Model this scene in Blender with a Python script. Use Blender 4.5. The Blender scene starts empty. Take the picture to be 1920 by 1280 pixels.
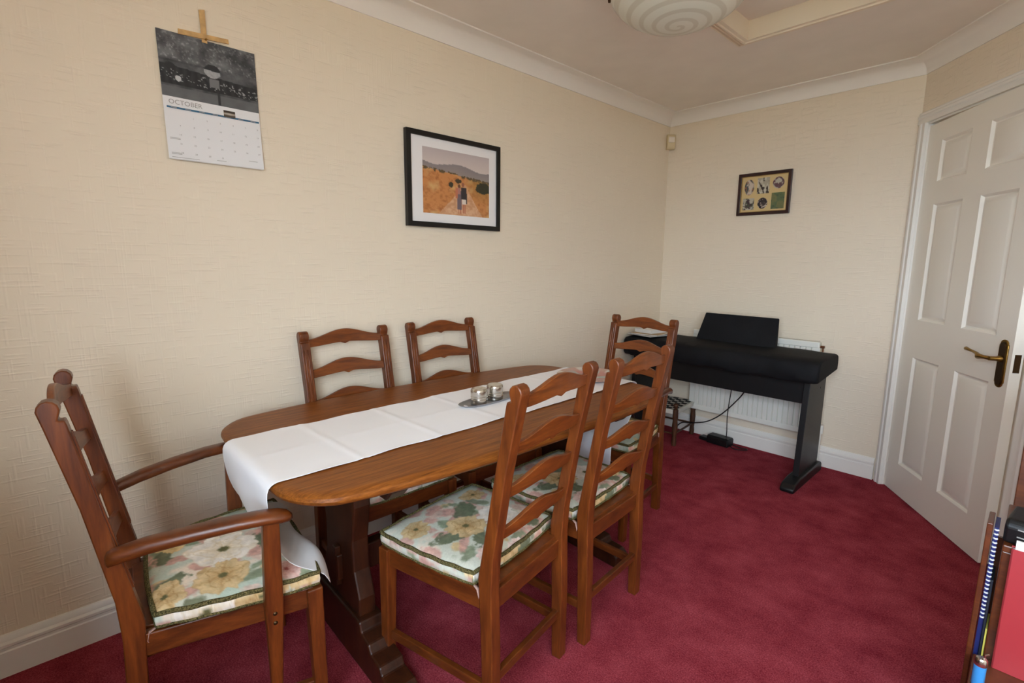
import bpy, bmesh, math, random
import numpy as np
from mathutils import Vector, Matrix, Euler

PI = math.pi
sc = bpy.context.scene
C = sc.collection
random.seed(7)
rng = np.random.default_rng(11)

# ------------------------------------------------------------------ camera
YAW, PITCH, ROLL = 0.8138, -0.1571, 0.0092
cam = bpy.data.cameras.new('camera'); cam_o = bpy.data.objects.new('camera', cam); C.objects.link(cam_o)
cam.sensor_width = 36.0; cam.lens = 937.92 * 36.0 / 1920.0; cam.clip_start = 0.02
_f = Vector((-math.sin(YAW) * math.cos(PITCH), math.cos(YAW) * math.cos(PITCH), math.sin(PITCH)))
_r = Vector((math.cos(YAW), math.sin(YAW), 0)); _u = _r.cross(_f)
_r2 = math.cos(ROLL) * _r + math.sin(ROLL) * _u; _u2 = -math.sin(ROLL) * _r + math.cos(ROLL) * _u
_m = Matrix((_r2, _u2, -_f)).transposed().to_4x4(); _m.translation = (2.0482, -3.5274, 1.2640)
cam_o.matrix_world = _m
sc.camera = cam_o

# ------------------------------------------------------------------ world, window light, exposure
SKY = 18.0
world = bpy.data.worlds.new('sky'); sc.world = world; world.use_nodes = True
wn = world.node_tree.nodes; wl = world.node_tree.links; wn.clear()
wo = wn.new('ShaderNodeOutputWorld'); wb = wn.new('ShaderNodeBackground')
wb.inputs[0].default_value = (0.84, 1.0, 1.17, 1); wb.inputs[1].default_value = SKY
wl.new(wb.outputs[0], wo.inputs[0])
WX0, WX1, WZ0, WZ1, WY = 1.60, 3.68, 0.85, 2.15, -4.05     # window opening in the wall behind the camera
pl = bpy.data.lights.new('window_portal', 'AREA'); pl.shape = 'RECTANGLE'
pl.size = WX1 - WX0; pl.size_y = WZ1 - WZ0; pl.cycles.is_portal = True
plo = bpy.data.objects.new('window_portal', pl); C.objects.link(plo)
plo.location = ((WX0 + WX1) / 2, WY - 0.02, (WZ0 + WZ1) / 2); plo.rotation_euler = (PI / 2, 0, 0)
sc.view_settings.view_transform = 'Standard'; sc.view_settings.look = 'None'
sc.view_settings.gamma = 1.0; sc.view_settings.use_curve_mapping = False
sc.view_settings.exposure = 0.0
sc.cycles.max_bounces = 12; sc.cycles.diffuse_bounces = 8; sc.cycles.glossy_bounces = 4
sc.cycles.transparent_max_bounces = 8; sc.cycles.sample_clamp_indirect = 6.0

# ------------------------------------------------------------------ material helpers
def lin(c):
    return tuple(((x / 255.0) / 12.92 if x / 255.0 <= 0.04045 else ((x / 255.0 + 0.055) / 1.055) ** 2.4) for x in c)
def col(c): return (*lin(c), 1.0)
class NT:
    def __init__(s, name):
        s.m = bpy.data.materials.new(name); s.m.use_nodes = True
        s.n = s.m.node_tree.nodes; s.l = s.m.node_tree.links
        s.b = s.n['Principled BSDF']; s.out = s.n['Material Output']
    def new(s, t, **k):
        o = s.n.new('ShaderNode' + t)
        for a, v in k.items(): setattr(o, a, v)
        return o
    def link(s, a, b): s.l.new(a, b)
    def set(s, base=None, rough=None, metal=None, spec=None):
        if base is not None: s.b.inputs['Base Color'].default_value = col(base)
        if rough is not None: s.b.inputs['Roughness'].default_value = rough
        if metal is not None: s.b.inputs['Metallic'].default_value = metal
        if spec is not None: s.b.inputs['Specular IOR Level'].default_value = spec
    def coords(s, kind='Object', scale=(1, 1, 1), rot=(0, 0, 0)):
        t = s.new('TexCoord'); mp = s.new('Mapping')
        mp.inputs['Scale'].default_value = scale; mp.inputs['Rotation'].default_value = rot
        s.link(t.outputs[kind], mp.inputs['Vector']); return mp.outputs[0]
    def noise(s, vec, scale=1, detail=3, rough=.5, dist=0):
        n = s.new('TexNoise'); n.inputs['Scale'].default_value = scale; n.inputs['Detail'].default_value = detail
        n.inputs['Roughness'].default_value = rough; n.inputs['Distortion'].default_value = dist
        s.link(vec, n.inputs['Vector']); return n.outputs['Fac']
    def ramp(s, fac, stops):
        r = s.new('ValToRGB'); e = r.color_ramp.elements
        while len(e) < len(stops): e.new(0.5)
        for i, (p, c) in enumerate(stops): e[i].position = p; e[i].color = c
        s.link(fac, r.inputs[0]); return r.outputs[0]
    def bump(s, h, strength=.3, dist=.01):
        b = s.new('Bump'); b.inputs['Strength'].default_value = strength; b.inputs['Distance'].default_value = dist
        s.link(h, b.inputs['Height']); s.link(b.outputs[0], s.b.inputs['Normal'])
    def add(s, a, b, op='ADD'):
        m = s.new('Math', operation=op); s.link(a, m.inputs[0])
        if isinstance(b, (int, float)): m.inputs[1].default_value = b
        else: s.link(b, m.inputs[1])
        return m.outputs[0]

def plain(name, c, rough=.5, metal=0, spec=.5, vary=0.0, vscale=20, bump=0):
    t = NT(name); t.set(c, rough, metal, spec)
    if vary or bump:
        v = t.noise(t.coords('Object'), vscale, 4)
        if vary:
            a = tuple(max(0, x * (1 - vary)) for x in c); b = tuple(min(255, x * (1 + vary)) for x in c)
            t.link(t.ramp(v, [(.3, col(a)), (.7, col(b))]), t.b.inputs['Base Color'])
        if bump: t.bump(v, bump, .004)
    return t.m

def wallpaper():
    t = NT('cream_wallpaper'); t.set((226, 206, 174), .62, 0, .3)
    g = t.new('NewGeometry'); sx = t.new('SeparateXYZ'); t.link(g.outputs['Position'], sx.inputs[0])
    u = t.add(sx.outputs[0], sx.outputs[1], 'SUBTRACT')
    def dashes(along, across, pitch, rate, cut, off):
        k = t.add(across, 1.0 / pitch, 'MULTIPLY')
        fl = t.new('Math', operation='FLOOR'); t.link(k, fl.inputs[0]); fr = t.new('Math', operation='FRACT'); t.link(k, fr.inputs[0])
        cx = t.new('CombineXYZ'); t.link(t.add(along, rate, 'MULTIPLY'), cx.inputs[0]); t.link(t.add(fl.outputs[0], 7.317, 'MULTIPLY'), cx.inputs[1]); cx.inputs[2].default_value = off
        n = t.noise(cx.outputs[0], 1.0, 1, .5)
        on = t.ramp(n, [(cut, (0, 0, 0, 1)), (cut + .05, (1, 1, 1, 1))])
        pr = t.ramp(fr.outputs[0], [(.15, (0, 0, 0, 1)), (.42, (1, 1, 1, 1)), (.58, (1, 1, 1, 1)), (.85, (0, 0, 0, 1))])
        return t.add(on, pr, 'MULTIPLY')
    h = t.add(dashes(u, sx.outputs[2], .0075, 9, .57, 3.1), dashes(u, sx.outputs[2], .0111, 7, .60, 8.3))
    v = t.add(dashes(sx.outputs[2], u, .0078, 9, .58, 5.7), dashes(sx.outputs[2], u, .0123, 8, .60, 1.9))
    hv = t.add(h, t.add(v, .5, 'MULTIPLY'))
    cx = t.new('CombineXYZ'); t.link(t.add(u, 60, 'MULTIPLY'), cx.inputs[0]); t.link(t.add(sx.outputs[2], 60, 'MULTIPLY'), cx.inputs[1])
    fine = t.noise(cx.outputs[0], 4, 3, .6)
    t.bump(t.add(hv, t.add(fine, .22, 'MULTIPLY')), .55, .0016)
    big = t.noise(g.outputs['Position'], 1.7, 3)
    mixf = t.add(t.add(hv, .35, 'MULTIPLY'), t.add(big, .5, 'MULTIPLY'))
    t.link(t.ramp(mixf, [(.1, col((227, 213, 191))), (.9, col((233, 220, 199)))]), t.b.inputs['Base Color'])
    return t.m

def carpet():
    t = NT('raspberry_carpet'); t.set((140, 52, 68), 1.0, 0, .0)
    p = t.coords('Object')
    a = t.noise(p, 6.5, 6, .68); b = t.noise(p, 210, 2, .75)
    s = t.add(t.add(a, .42, 'MULTIPLY'), t.add(b, .6, 'MULTIPLY'))
    t.link(t.ramp(s, [(.36, col((108, 29, 40))), (.52, col((145, 57, 66))), (.68, col((178, 82, 92)))]), t.b.inputs['Base Color'])
    t.bump(t.add(b, t.add(a, .3, 'MULTIPLY')), .6, .006)
    return t.m

def wood(name, dark, mid, light, scale=(14, 1.2, 14), rough=.33, bump=.08, spec=.5, coat=.0):
    t = NT(name); t.set(mid, rough, 0, spec)
    p = t.coords('Object', scale)
    a = t.noise(p, 2.2, 6, .6, .8); b = t.noise(p, 14, 3, .6)
    s = t.add(t.add(a, .72, 'MULTIPLY'), t.add(b, .28, 'MULTIPLY'))
    t.link(t.ramp(s, [(.3, col(dark)), (.5, col(mid)), (.7, col(light))]), t.b.inputs['Base Color'])
    t.b.inputs['Coat Weight'].default_value = coat; t.b.inputs['Coat Roughness'].default_value = .18
    t.bump(s, bump, .003)
    return t.m

def table_wood():
    t = NT('oak_table_top'); t.set((110, 66, 34), .42, 0, .3)
    p = t.coords('Object', (9, .8, 9))
    w = t.new('TexWave', wave_type='BANDS', bands_direction='X'); t.link(p, w.inputs['Vector'])
    w.inputs['Scale'].default_value = 1.3; w.inputs['Distortion'].default_value = 7; w.inputs['Detail'].default_value = 3
    w.inputs['Detail Scale'].default_value = .7
    b = t.noise(t.coords('Object', (60, 3, 60)), 3, 4, .65)
    k = t.coords('Object'); vo = t.new('TexVoronoi'); vo.inputs['Scale'].default_value = 1.15; t.link(k, vo.inputs['Vector'])
    kn = t.ramp(vo.outputs['Distance'], [(.0, (0, 0, 0, 1)), (.07, (1, 1, 1, 1))])
    s = t.add(t.add(t.add(w.outputs['Fac'], .05, 'MULTIPLY'), t.add(b, .95, 'MULTIPLY')), t.add(kn, .18, 'MULTIPLY'))
    s = t.add(s, .18, 'SUBTRACT')
    t.link(t.ramp(s, [(.15, col((70, 35, 11))), (.45, col((122, 68, 24))), (.75, col((158, 94, 36)))]), t.b.inputs['Base Color'])
    t.bump(s, .02, .002); t.b.inputs['Coat Weight'].default_value = .0; t.b.inputs['Specular IOR Level'].default_value = .22; t.b.inputs['Coat Roughness'].default_value = .22
    return t.m

def vcol_mat(name, rough=.6, spec=.3, coat=0, bump=0, bscale=500):
    t = NT(name); t.set(None, rough, 0, spec)
    a = t.new('Attribute', attribute_name='print'); t.link(a.outputs['Color'], t.b.inputs['Base Color'])
    if coat: t.b.inputs['Coat Weight'].default_value = coat; t.b.inputs['Coat Roughness'].default_value = .05
    if bump: t.bump(t.noise(t.coords('Object'), bscale, 2), bump, .002)
    return t.m

def piping_mat():
    t = NT('olive_piping'); t.set((96, 88, 52), .9, 0, .1)
    n = t.noise(t.coords('Object'), 260, 2, .7)
    t.link(t.ramp(n, [(.35, col((52, 50, 26))), (.65, col((128, 116, 76)))]), t.b.inputs['Base Color'])
    t.bump(n, 1.0, .004); return t.m

def linen():
    t = NT('white_linen'); t.set((247, 247, 249), .85, 0, .15)
    h = t.noise(t.coords('Object', (300, 300, 300)), 3, 2)
    t.bump(h, .12, .001); return t.m

def glass_pane():
    t = NT('window_glass'); n = t.n; n.remove(t.b)
    tr = t.new('BsdfTransparent'); gl = t.new('BsdfGlossy'); gl.inputs['Roughness'].default_value = .02
    mx = t.new('MixShader'); mx.inputs[0].default_value = .06
    t.link(tr.outputs[0], mx.inputs[1]); t.link(gl.outputs[0], mx.inputs[2]); t.link(mx.outputs[0], t.out.inputs[0])
    return t.m

def spiral_glass():
    t = NT('spiral_opal_glass'); t.set((214, 216, 204), .22, 0, .5)
    tc = t.new('TexCoord'); sx = t.new('SeparateXYZ'); t.link(tc.outputs['Object'], sx.inputs[0])
    at = t.new('Math', operation='ARCTAN2'); t.link(sx.outputs[1], at.inputs[0]); t.link(sx.outputs[0], at.inputs[1])
    r = t.new('Math', operation='SQRT')
    t.link(t.add(t.add(sx.outputs[0], sx.outputs[0], 'MULTIPLY'), t.add(sx.outputs[1], sx.outputs[1], 'MULTIPLY')), r.inputs[0])
    ph = t.add(t.add(r.outputs[0], 2 * PI / 0.047, 'MULTIPLY'), at.outputs[0], 'SUBTRACT')
    sn = t.new('Math', operation='SINE'); t.link(ph, sn.inputs[0])
    f = t.add(t.add(sn.outputs[0], .5, 'MULTIPLY'), .5)
    t.link(t.ramp(f, [(.60, col((218, 220, 208))), (.80, col((203, 202, 188)))]), t.b.inputs['Base Color'])
    t.b.inputs['Subsurface Weight'].default_value = .15; t.b.inputs['Subsurface Radius'].default_value = (.02, .02, .02)
    return t.m

M = {}
M['wallpaper'] = wallpaper(); M['carpet'] = carpet()
M['white_paint'] = plain('white_gloss_paint', (232, 228, 220), .32, 0, .5)
M['door_paint'] = plain('door_white_paint', (236, 230, 217), .35, 0, .5)
M['ceiling'] = plain('ceiling_emulsion', (232, 225, 216), .85, 0, .15, .012, 6)
M['coving'] = plain('coving_emulsion', (236, 231, 224), .75, 0, .2)
M['hatch'] = plain('hatch_cream_paint', (230, 218, 198), .5, 0, .3)
M['chair_wood'] = wood('chair_oak', (66, 28, 8), (100, 48, 15), (128, 66, 22), (12, 12, 1.4), .38, .05, .42, .15)
M['slat_wood'] = wood('slat_oak', (74, 33, 9), (112, 56, 17), (142, 76, 25), (1.6, 14, 14), .38, .05, .42, .15)
M['rail_wood'] = wood('rail_oak', (62, 27, 8), (94, 45, 14), (120, 61, 21), (3, 3, 14), .38, .05, .42, .15)
M['table_top'] = table_wood()
M['table_base'] = wood('table_base_oak', (32, 13, 4), (52, 23, 8), (70, 33, 12), (10, 10, 2), .45, .05, .35, .1)
M['fabric'] = vcol_mat('floral_fabric', .85, .15, 0, .15, 700)
M['print'] = vcol_mat('printed_paper', .45, .35)
M['framed_print'] = vcol_mat('print_under_glass', .35, .3, .55)
M['piping'] = piping_mat(); M['linen'] = linen()
M['pink_tape'] = plain('pink_tape', (176, 140, 128), .8, 0, .1)
M['black_cloth'] = plain('black_cover_cloth', (17, 17, 19), .75, 0, .22, .25, 8, .12)
M['black_board'] = plain('black_vinyl_board', (16, 15, 16), .45, 0, .4)
M['black_plastic'] = plain('black_plastic', (14, 14, 15), .42, 0, .4)
M['cable'] = plain('cable_rubber', (18, 14, 14), .5)
M['radiator'] = plain('radiator_enamel', (226, 224, 214), .4, 0, .4)
M['copper'] = plain('aged_copper', (120, 74, 50), .4, .8)
M['black_frame'] = plain('black_frame', (18, 16, 15), .4, 0, .4)
M['mahogany'] = plain('dark_mahogany', (44, 16, 12), .35, 0, .5, .15, 30)
M['gold'] = plain('gilt_slip', (176, 144, 88), .4, .6)
M['mat_white'] = plain('white_mount_board', (232, 228, 226), .6, 0, .3)
M['mat_cream'] = plain('cream_mount_board', (206, 180, 128), .6, 0, .3)
M['brass'] = plain('aged_brass', (150, 116, 58), .28, .95)
M['brass_dark'] = plain('tarnished_brass', (72, 52, 30), .4, .8)
M['chrome'] = plain('polished_steel', (206, 202, 194), .2, 1.0)
M['pewter'] = plain('brushed_pewter', (158, 158, 160), .42, .85)
M['palm'] = plain('dried_palm', (198, 160, 108), .7, 0, .2, .1, 40)
M['pir'] = plain('aged_cream_plastic', (206, 188, 148), .5)
M['pir_lens'] = plain('sensor_lens', (228, 216, 200), .25)
M['dish'] = vcol_mat('patterned_dish', .12, .5, .3)
M['stool_wood'] = wood('stool_wood', (44, 24, 12), (72, 42, 22), (100, 64, 36), (10, 10, 2), .5)
M['strap_black'] = plain('black_strap', (20, 20, 22), .7)
M['strap_white'] = plain('white_strap', (206, 202, 190), .7)
M['paper'] = plain('white_paper', (224, 224, 222), .7)
M['paper_grey'] = plain('grey_cover', (150, 152, 150), .5)
M['paper_tan'] = plain('tan_cover', (176, 150, 110), .6)
M['pine'] = wood('orange_pine', (60, 26, 9), (88, 42, 15), (108, 56, 22), (3, 3, 14), .4, .04, .5, .2)  # tones lowered to stand in for shade on the cabinet
M['knot'] = plain('pine_knot', (66, 24, 10), .45)
M['blue_cover'] = plain('navy_cover', (24, 34, 92), .45)
M['navy_folder'] = plain('dark_folder', (24, 30, 40), .5)
M['yellow'] = plain('yellow_card', (216, 208, 92), .7)
M['red_folder'] = plain('red_folder', (160, 44, 50), .42)  # darkened to stand in for shade, like the cabinet behind it
M['blue_can'] = plain('blue_plastic', (56, 140, 208), .35)
M['ink_blue'] = plain('blue_ink', (52, 98, 128), .6)
M['ink_grey'] = plain('grey_ink', (150, 146, 142), .6)
M['upvc'] = plain('window_frame_white', (226, 226, 222), .35)
M['glass'] = glass_pane()
M['lamp_glass'] = spiral_glass()
M['blocker'] = plain('blocker_green', (58, 76, 42), .95, 0, .1, .3, 4)  # green for the added block outside the window
M['bounce_paving'] = plain('pale_bounce_paving', (184, 171, 148), .9, 0, .1, .08, 3)  # pale and warm so it bounces light to ceiling and upper walls

# ------------------------------------------------------------------ geometry helpers
class MB:
    """collects verts and faces for one mesh object"""
    def __init__(s): s.v = []; s.f = []; s.mi = []
    def add(s, vs, fs, mi=0):
        o = len(s.v); s.v += [tuple(p) for p in vs]
        for f in fs: s.f.append(tuple(i + o for i in f)); s.mi.append(mi)
        return s
    def box(s, x0, x1, y0, y1, z0, z1, mi=0, tf=None):
        vs = [(x, y, z) for z in (z0, z1) for y in (y0, y1) for x in (x0, x1)]
        if tf: vs = [tf(p) for p in vs]
        return s.add(vs, [(0, 2, 3, 1), (4, 5, 7, 6), (0, 1, 5, 4), (2, 6, 7, 3), (0, 4, 6, 2), (1, 3, 7, 5)], mi)
    def prism(s, poly, fn, a, b, mi=0, bend=None):
        """poly: 2d points; fn(p, t) -> 3d; extruded from t=a to t=b"""
        n = len(poly); vs = [fn(p, a) for p in poly] + [fn(p, b) for p in poly]
        fs = [tuple(range(n))[::-1], tuple(range(n, 2 * n))] + [(i, (i + 1) % n, (i + 1) % n + n, i + n) for i in range(n)]
        return s.add(vs, fs, mi)
    def tube(s, path, r, seg=8, mi=0, closed=False, cap=True):
        P = [Vector(p) for p in path]; n = len(P); rs = r if isinstance(r, (list, tuple)) else [r] * n
        vs = []; prev = None
        for i, p in enumerate(P):
            d = (P[(i + 1) % n] - P[i - 1]) if closed else (P[min(i + 1, n - 1)] - P[max(i - 1, 0)])
            d.normalize()
            if prev is None:
                a = Vector((0, 0, 1)) if abs(d.z) < .9 else Vector((1, 0, 0))
                nrm = (a - d * a.dot(d)).normalized()
            else:
                nrm = (prev - d * prev.dot(d)).normalized()
            prev = nrm; bn = d.cross(nrm)
            for k in range(seg):
                t = 2 * PI * k / seg; vs.append(p + (nrm * math.cos(t) + bn * math.sin(t)) * rs[i])
        fs = []; m = n if closed else n - 1
        for i in range(m):
            for k in range(seg):
                a = i * seg + k; b = i * seg + (k + 1) % seg; j = (i + 1) % n
                fs.append((a, b, j * seg + (k + 1) % seg, j * seg + k))
        if cap and not closed:
            fs.append(tuple(range(seg))[::-1]); fs.append(tuple((n - 1) * seg + k for k in range(seg)))
        return s.add(vs, fs, mi)
    def lathe(s, prof, c=(0, 0, 0), seg=32, mi=0, axis='z'):
        vs = []; n = len(prof)
        for k in range(seg):
            t = 2 * PI * k / seg
            for r, h in prof: vs.append((c[0] + r * math.cos(t), c[1] + r * math.sin(t), c[2] + h))
        fs = [(k * n + i, ((k + 1) % seg) * n + i, ((k + 1) % seg) * n + i + 1, k * n + i + 1) for k in range(seg) for i in range(n - 1)]
        return s.add(vs, fs, mi)
    def build(s, name, mat, parent=None, smooth=30, bevel=0, bseg=2, loc=None, merge=True):
        me = bpy.data.meshes.new(name); me.from_pydata(s.v, [], s.f)
        mats = mat if isinstance(mat, (list, tuple)) else [mat]
        for m in mats: me.materials.append(M[m])
        if len(mats) > 1: me.polygons.foreach_set('material_index', s.mi)
        bm = bmesh.new(); bm.from_mesh(me)
        if merge: bmesh.ops.remove_doubles(bm, verts=bm.verts, dist=1e-6)
        bmesh.ops.recalc_face_normals(bm, faces=bm.faces)
        bm.to_mesh(me); bm.free()
        if smooth:
            me.polygons.foreach_set('use_smooth', [True] * len(me.polygons)); me.set_sharp_from_angle(angle=math.radians(smooth))
        o = bpy.data.objects.new(name, me); C.objects.link(o)
        if parent is not None: o.parent = parent
        if loc is not None: o.location = loc
        if bevel:
            b = o.modifiers.new('bevel', 'BEVEL'); b.width = bevel; b.segments = bseg; b.limit_method = 'ANGLE'; b.angle_limit = math.radians(40)
            b.harden_normals = False
        return o

def tag(o, label=None, cat=None, group=None, kind=None):
    if label: o['label'] = label
    if cat: o['category'] = cat
    if group: o['group'] = group
    if kind: o['kind'] = kind
    return o
def thing(name, label, cat, loc=(0, 0, 0), rz=0, group=None):
    o = bpy.data.objects.new(name, None); C.objects.link(o); o.empty_display_size = .1
    o.location = loc; o.rotation_euler = (0, 0, rz)
    return tag(o, label, cat, group)
def dup(root, loc, rz, label):
    r = root.copy(); C.objects.link(r); r.location = loc; r.rotation_euler = (0, 0, rz); r['label'] = label
    for ch in list(root.children):
        c = ch.copy(); C.objects.link(c); c.parent = r
        for g in list(ch.children):
            d = g.copy(); C.objects.link(d); d.parent = c
    return r
def struct(o): o['kind'] = 'structure'; return o

def value_noise(u, v, seed, freq):
    r = np.random.default_rng(seed); g = r.random((64, 64))
    x = np.asarray(u) * freq; y = np.asarray(v) * freq
    xi = np.floor(x).astype(int); yi = np.floor(y).astype(int); fx = x - xi; fy = y - yi
    fx = fx * fx * (3 - 2 * fx); fy = fy * fy * (3 - 2 * fy)
    G = lambda a, b: g[a % 64, b % 64]
    return (G(xi, yi) * (1 - fx) + G(xi + 1, yi) * fx) * (1 - fy) + (G(xi, yi + 1) * (1 - fx) + G(xi + 1, yi + 1) * fx) * fy
def fbm(u, v, seed, freq, oct=4):
    s = 0; a = .5; t = 0
    for k in range(oct): s = s + a * value_noise(u, v, seed + k, freq * 2 ** k); t += a; a *= .55
    return s / t
def paint(me, rgb):
    """rgb: (n,3) sRGB 0-255 per vertex"""
    c = np.clip(np.asarray(rgb, float) / 255, 0, 1)
    l = np.where(c <= .04045, c / 12.92, ((c + .055) / 1.055) ** 2.4)
    a = me.color_attributes.new('print', 'FLOAT_COLOR', 'POINT')
    a.data.foreach_set('color', np.concatenate([l, np.ones((len(l), 1))], 1).astype(np.float32).ravel())
def sheet(name, nu, nv, pos, rgb, mat, parent=None, mask=None):
    """flat printed sheet; pos(u,v)->xyz arrays, rgb(u,v)->(...,3); v runs down"""
    u, v = np.meshgrid(np.linspace(0, 1, nu), np.linspace(0, 1, nv)); u = u.ravel(); v = v.ravel()
    P = np.stack(pos(u, v), -1); F = []
    for j in range(nv - 1):
        for i in range(nu - 1):
            a = j * nu + i; F.append((a, a + nu, a + nu + 1, a + 1))
    me = bpy.data.meshes.new(name); me.from_pydata(P.tolist(), [], F); me.materials.append(M[mat])
    paint(me, rgb(u, v))
    o = bpy.data.objects.new(name, me); C.objects.link(o)
    if parent is not None: o.parent = parent
    return o
def mixc(a, b, t):
    t = np.clip(t, 0, 1)[..., None]; return a * (1 - t) + np.asarray(b, float) * t
def text_mesh(name, body, size, mat, origin, xdir, ydir, parent, align='LEFT'):
    cu = bpy.data.curves.new(name, 'FONT'); cu.body = body; cu.size = size; cu.align_x = align; cu.resolution_u = 3
    t = bpy.data.objects.new(name, cu); C.objects.link(t); bpy.context.view_layer.update()
    me = bpy.data.meshes.new_from_object(t.evaluated_get(bpy.context.evaluated_depsgraph_get()))
    C.objects.unlink(t); bpy.data.objects.remove(t)
    X = Vector(xdir); Y = Vector(ydir)
    for vv in me.vertices: vv.co = Vector(origin) + X * vv.co.x + Y * vv.co.y
    me.materials.clear(); me.materials.append(M[mat]); me.name = name
    o = bpy.data.objects.new(name, me); C.objects.link(o); o.parent = parent
    return o

# ------------------------------------------------------------------ the room
H1, H2, CV = 2.2617, 2.3387, 0.0914            # coving foot, ceiling, coving projection
RX, FY = 3.75, WY                              # right wall, wall behind the camera
DC = Vector((1.487, 0.0)); DW = Vector((.636, -.772)).normalized(); DN = Vector((-DW.y * -1, 0))  # diagonal wall
DN = Vector((DW.y, -DW.x)) if DW.y < 0 else Vector((-DW.y, DW.x))
DN = Vector((-.772, -.636)).normalized()
DE = (RX - DC.x) / DW.x                        # diagonal wall length
DEND = DC + DW * DE
def dpt(s, n, z): p = DC + DW * s + DN * n; return (p.x, p.y, z)

struct(MB().box(-.2, 5.0, FY - .2, 1.6, -.12, 0).build('floor', 'carpet', smooth=0))
struct(MB().box(-.12, 0, FY - .1, .12, 0, 2.46).build('wall_left', 'wallpaper', smooth=0))
struct(MB().box(0, 1.62, 0, .12, 0, 2.46).build('wall_back', 'wallpaper', smooth=0))
struct(MB().box(RX, RX + .12, FY - .1, DEND.y + .1, 0, 2.46).build('wall_right', 'wallpaper', smooth=0))
# diagonal wall with the door opening (s from OS0 to OS1)
OS0, OS1, OZ = .058, .876, 2.005
b = MB()
b.prism([(0, 0), (OS0, 0), (OS0, 2.46), (0, 2.46)], lambda p, t: dpt(p[0], t, p[1]), 0, -.11)
b.prism([(OS1, 0), (DE + .02, 0), (DE + .02, 2.46), (OS1, 2.46)], lambda p, t: dpt(p[0], t, p[1]), 0, -.11)
b.prism([(OS0, OZ), (OS1, OZ), (OS1, 2.46), (OS0, 2.46)], lambda p, t: dpt(p[0], t, p[1]), 0, -.11)
struct(b.build('wall_diagonal', 'wallpaper', smooth=0))
# hallway surface beyond the door gap
b = MB(); b.prism([(-.35, 0), (DE + .1, 0), (DE + .1, 2.46), (-.35, 2.46)], lambda p, t: dpt(p[0], t, p[1]), -1.0, -1.05)
for s_ in (-.35, DE + .05):
    b.prism([(s_, 0), (s_ + .05, 0), (s_ + .05, 2.46), (s_, 2.46)], lambda p, t: dpt(p[0], t, p[1]), -.13, -1.05)
struct(b.build('wall_hall', 'wallpaper', smooth=0, merge=False))
# wall behind the camera with the window opening
b = MB()
for x0, x1, z0, z1 in ((-.05, WX0, 0, 2.46), (WX1, RX + .1, 0, 2.46), (WX0, WX1, 0, WZ0), (WX0, WX1, WZ1, 2.46)):
    b.box(x0, x1, FY - .12, FY, z0, z1)
struct(b.build('wall_front', 'wallpaper', smooth=0, merge=False))
# ceiling with the loft hatch hole
HX0, HX1, HY0, HY1 = .93, 1.56, -1.57, -.945
b = MB()
for x0, x1, y0, y1 in ((-.1, HX0, FY - .1, 1.6), (HX1, 5.0, FY - .1, 1.6), (HX0, HX1, FY - .1, HY0), (HX0, HX1, HY1, 1.6)):
    b.box(x0, x1, y0, y1, H2, H2 + .12)
struct(b.build('ceiling', 'ceiling', smooth=0, merge=False))

def sweep(name, prof, path, mat, closed=False, smooth=25):
    """prof: (inward offset, z); path: list of (x,y) walked with the room on the left side; mitred"""
    n = len(path); P = [Vector(p) for p in path]; rows = []
    for i in range(n):
        d0 = (P[i] - P[i - 1]) if (i > 0 or closed) else (P[1] - P[0])
        d1 = (P[(i + 1) % n] - P[i]) if (i < n - 1 or closed) else (P[-1] - P[-2])
        d0.normalize(); d1.normalize()
        n0 = Vector((-d0.y, d0.x)); n1 = Vector((-d1.y, d1.x)); m = (n0 + n1).normalized(); k = 1 / max(.2, m.dot(n0))
        rows.append([(P[i].x + m.x * o * k, P[i].y + m.y * o * k, z) for o, z in prof])
    b = MB(); L = len(prof); vs = [p for r in rows for p in r]; fs = []
    for i in range(n if closed else n - 1):
        j = (i + 1) % n
        for k in range(L): fs.append((i * L + k, i * L + (k + 1) % L, j * L + (k + 1) % L, j * L + k))
    if not closed: fs += [tuple(range(L)), tuple((n - 1) * L + k for k in range(L))]
    b.add(vs, fs)
    return struct(b.build(name, mat, smooth=smooth))
room = [(RX, DEND.y), (DC.x, DC.y), (0, 0), (0, FY), (RX, FY)]
cov = [(0, H1), (.006, H1)] 
for k in range(9):
    t = k / 8 * PI / 2; cov.append((.006 + (CV - .014) * (1 - math.cos(t)), H1 + .004 + (H2 - H1 - .010) * math.sin(t)))
cov += [(CV, H2 - .006), (CV, H2 + .01), (0, H2 + .01)]
sweep('trim_1', cov, room, 'coving', closed=True)
skirt = [(0, 0), (.018, 0), (.018, .080), (.015, .084), (.015, .092), (.0185, .096), (.0185, .104), (.012, .111), (.010, .120), (.006, .129), (0, .131)]
sweep('baseboard_left', skirt, [(0, 0), (0, FY)], 'white_paint')
sweep('baseboard_back', skirt, [(DC.x - .012, 0), (0, 0)], 'white_paint')
e = DC + DW * (OS1 + .075)
sweep('baseboard_right', skirt, [(RX, FY), (RX, DEND.y), (e.x, e.y)], 'white_paint')

# hatch moulding and lid in the ceiling
arch = [(0, 0), (.012, 0), (.014, .012), (.026, .016), (.034, .010), (.048, .014), (.058, .008), (.06, 0)]
hp = [(-.075 + o, H2 - z) for o, z in [(0, -.01), (0, .006), (.004, .010), (.012, .010), (.014, .004), (.024, .008), (.030, .018), (.034, .018), (.036, .012), (.048, .018), (.054, .026), (.060, .026), (.062, .020), (.075, .020), (.079, .020), (.079, -.08), (.066, -.08), (.066, -.01)]]
sweep('trim_3', hp, [(HX1, HY0), (HX1, HY1), (HX0, HY1), (HX0, HY0)], 'hatch', closed=True)
struct(MB().box(HX0 - .02, HX1 + .02, HY0 - .02, HY1 + .02, H2 + .066, H2 + .115).build('trim_4', 'ceiling', smooth=0))

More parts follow.
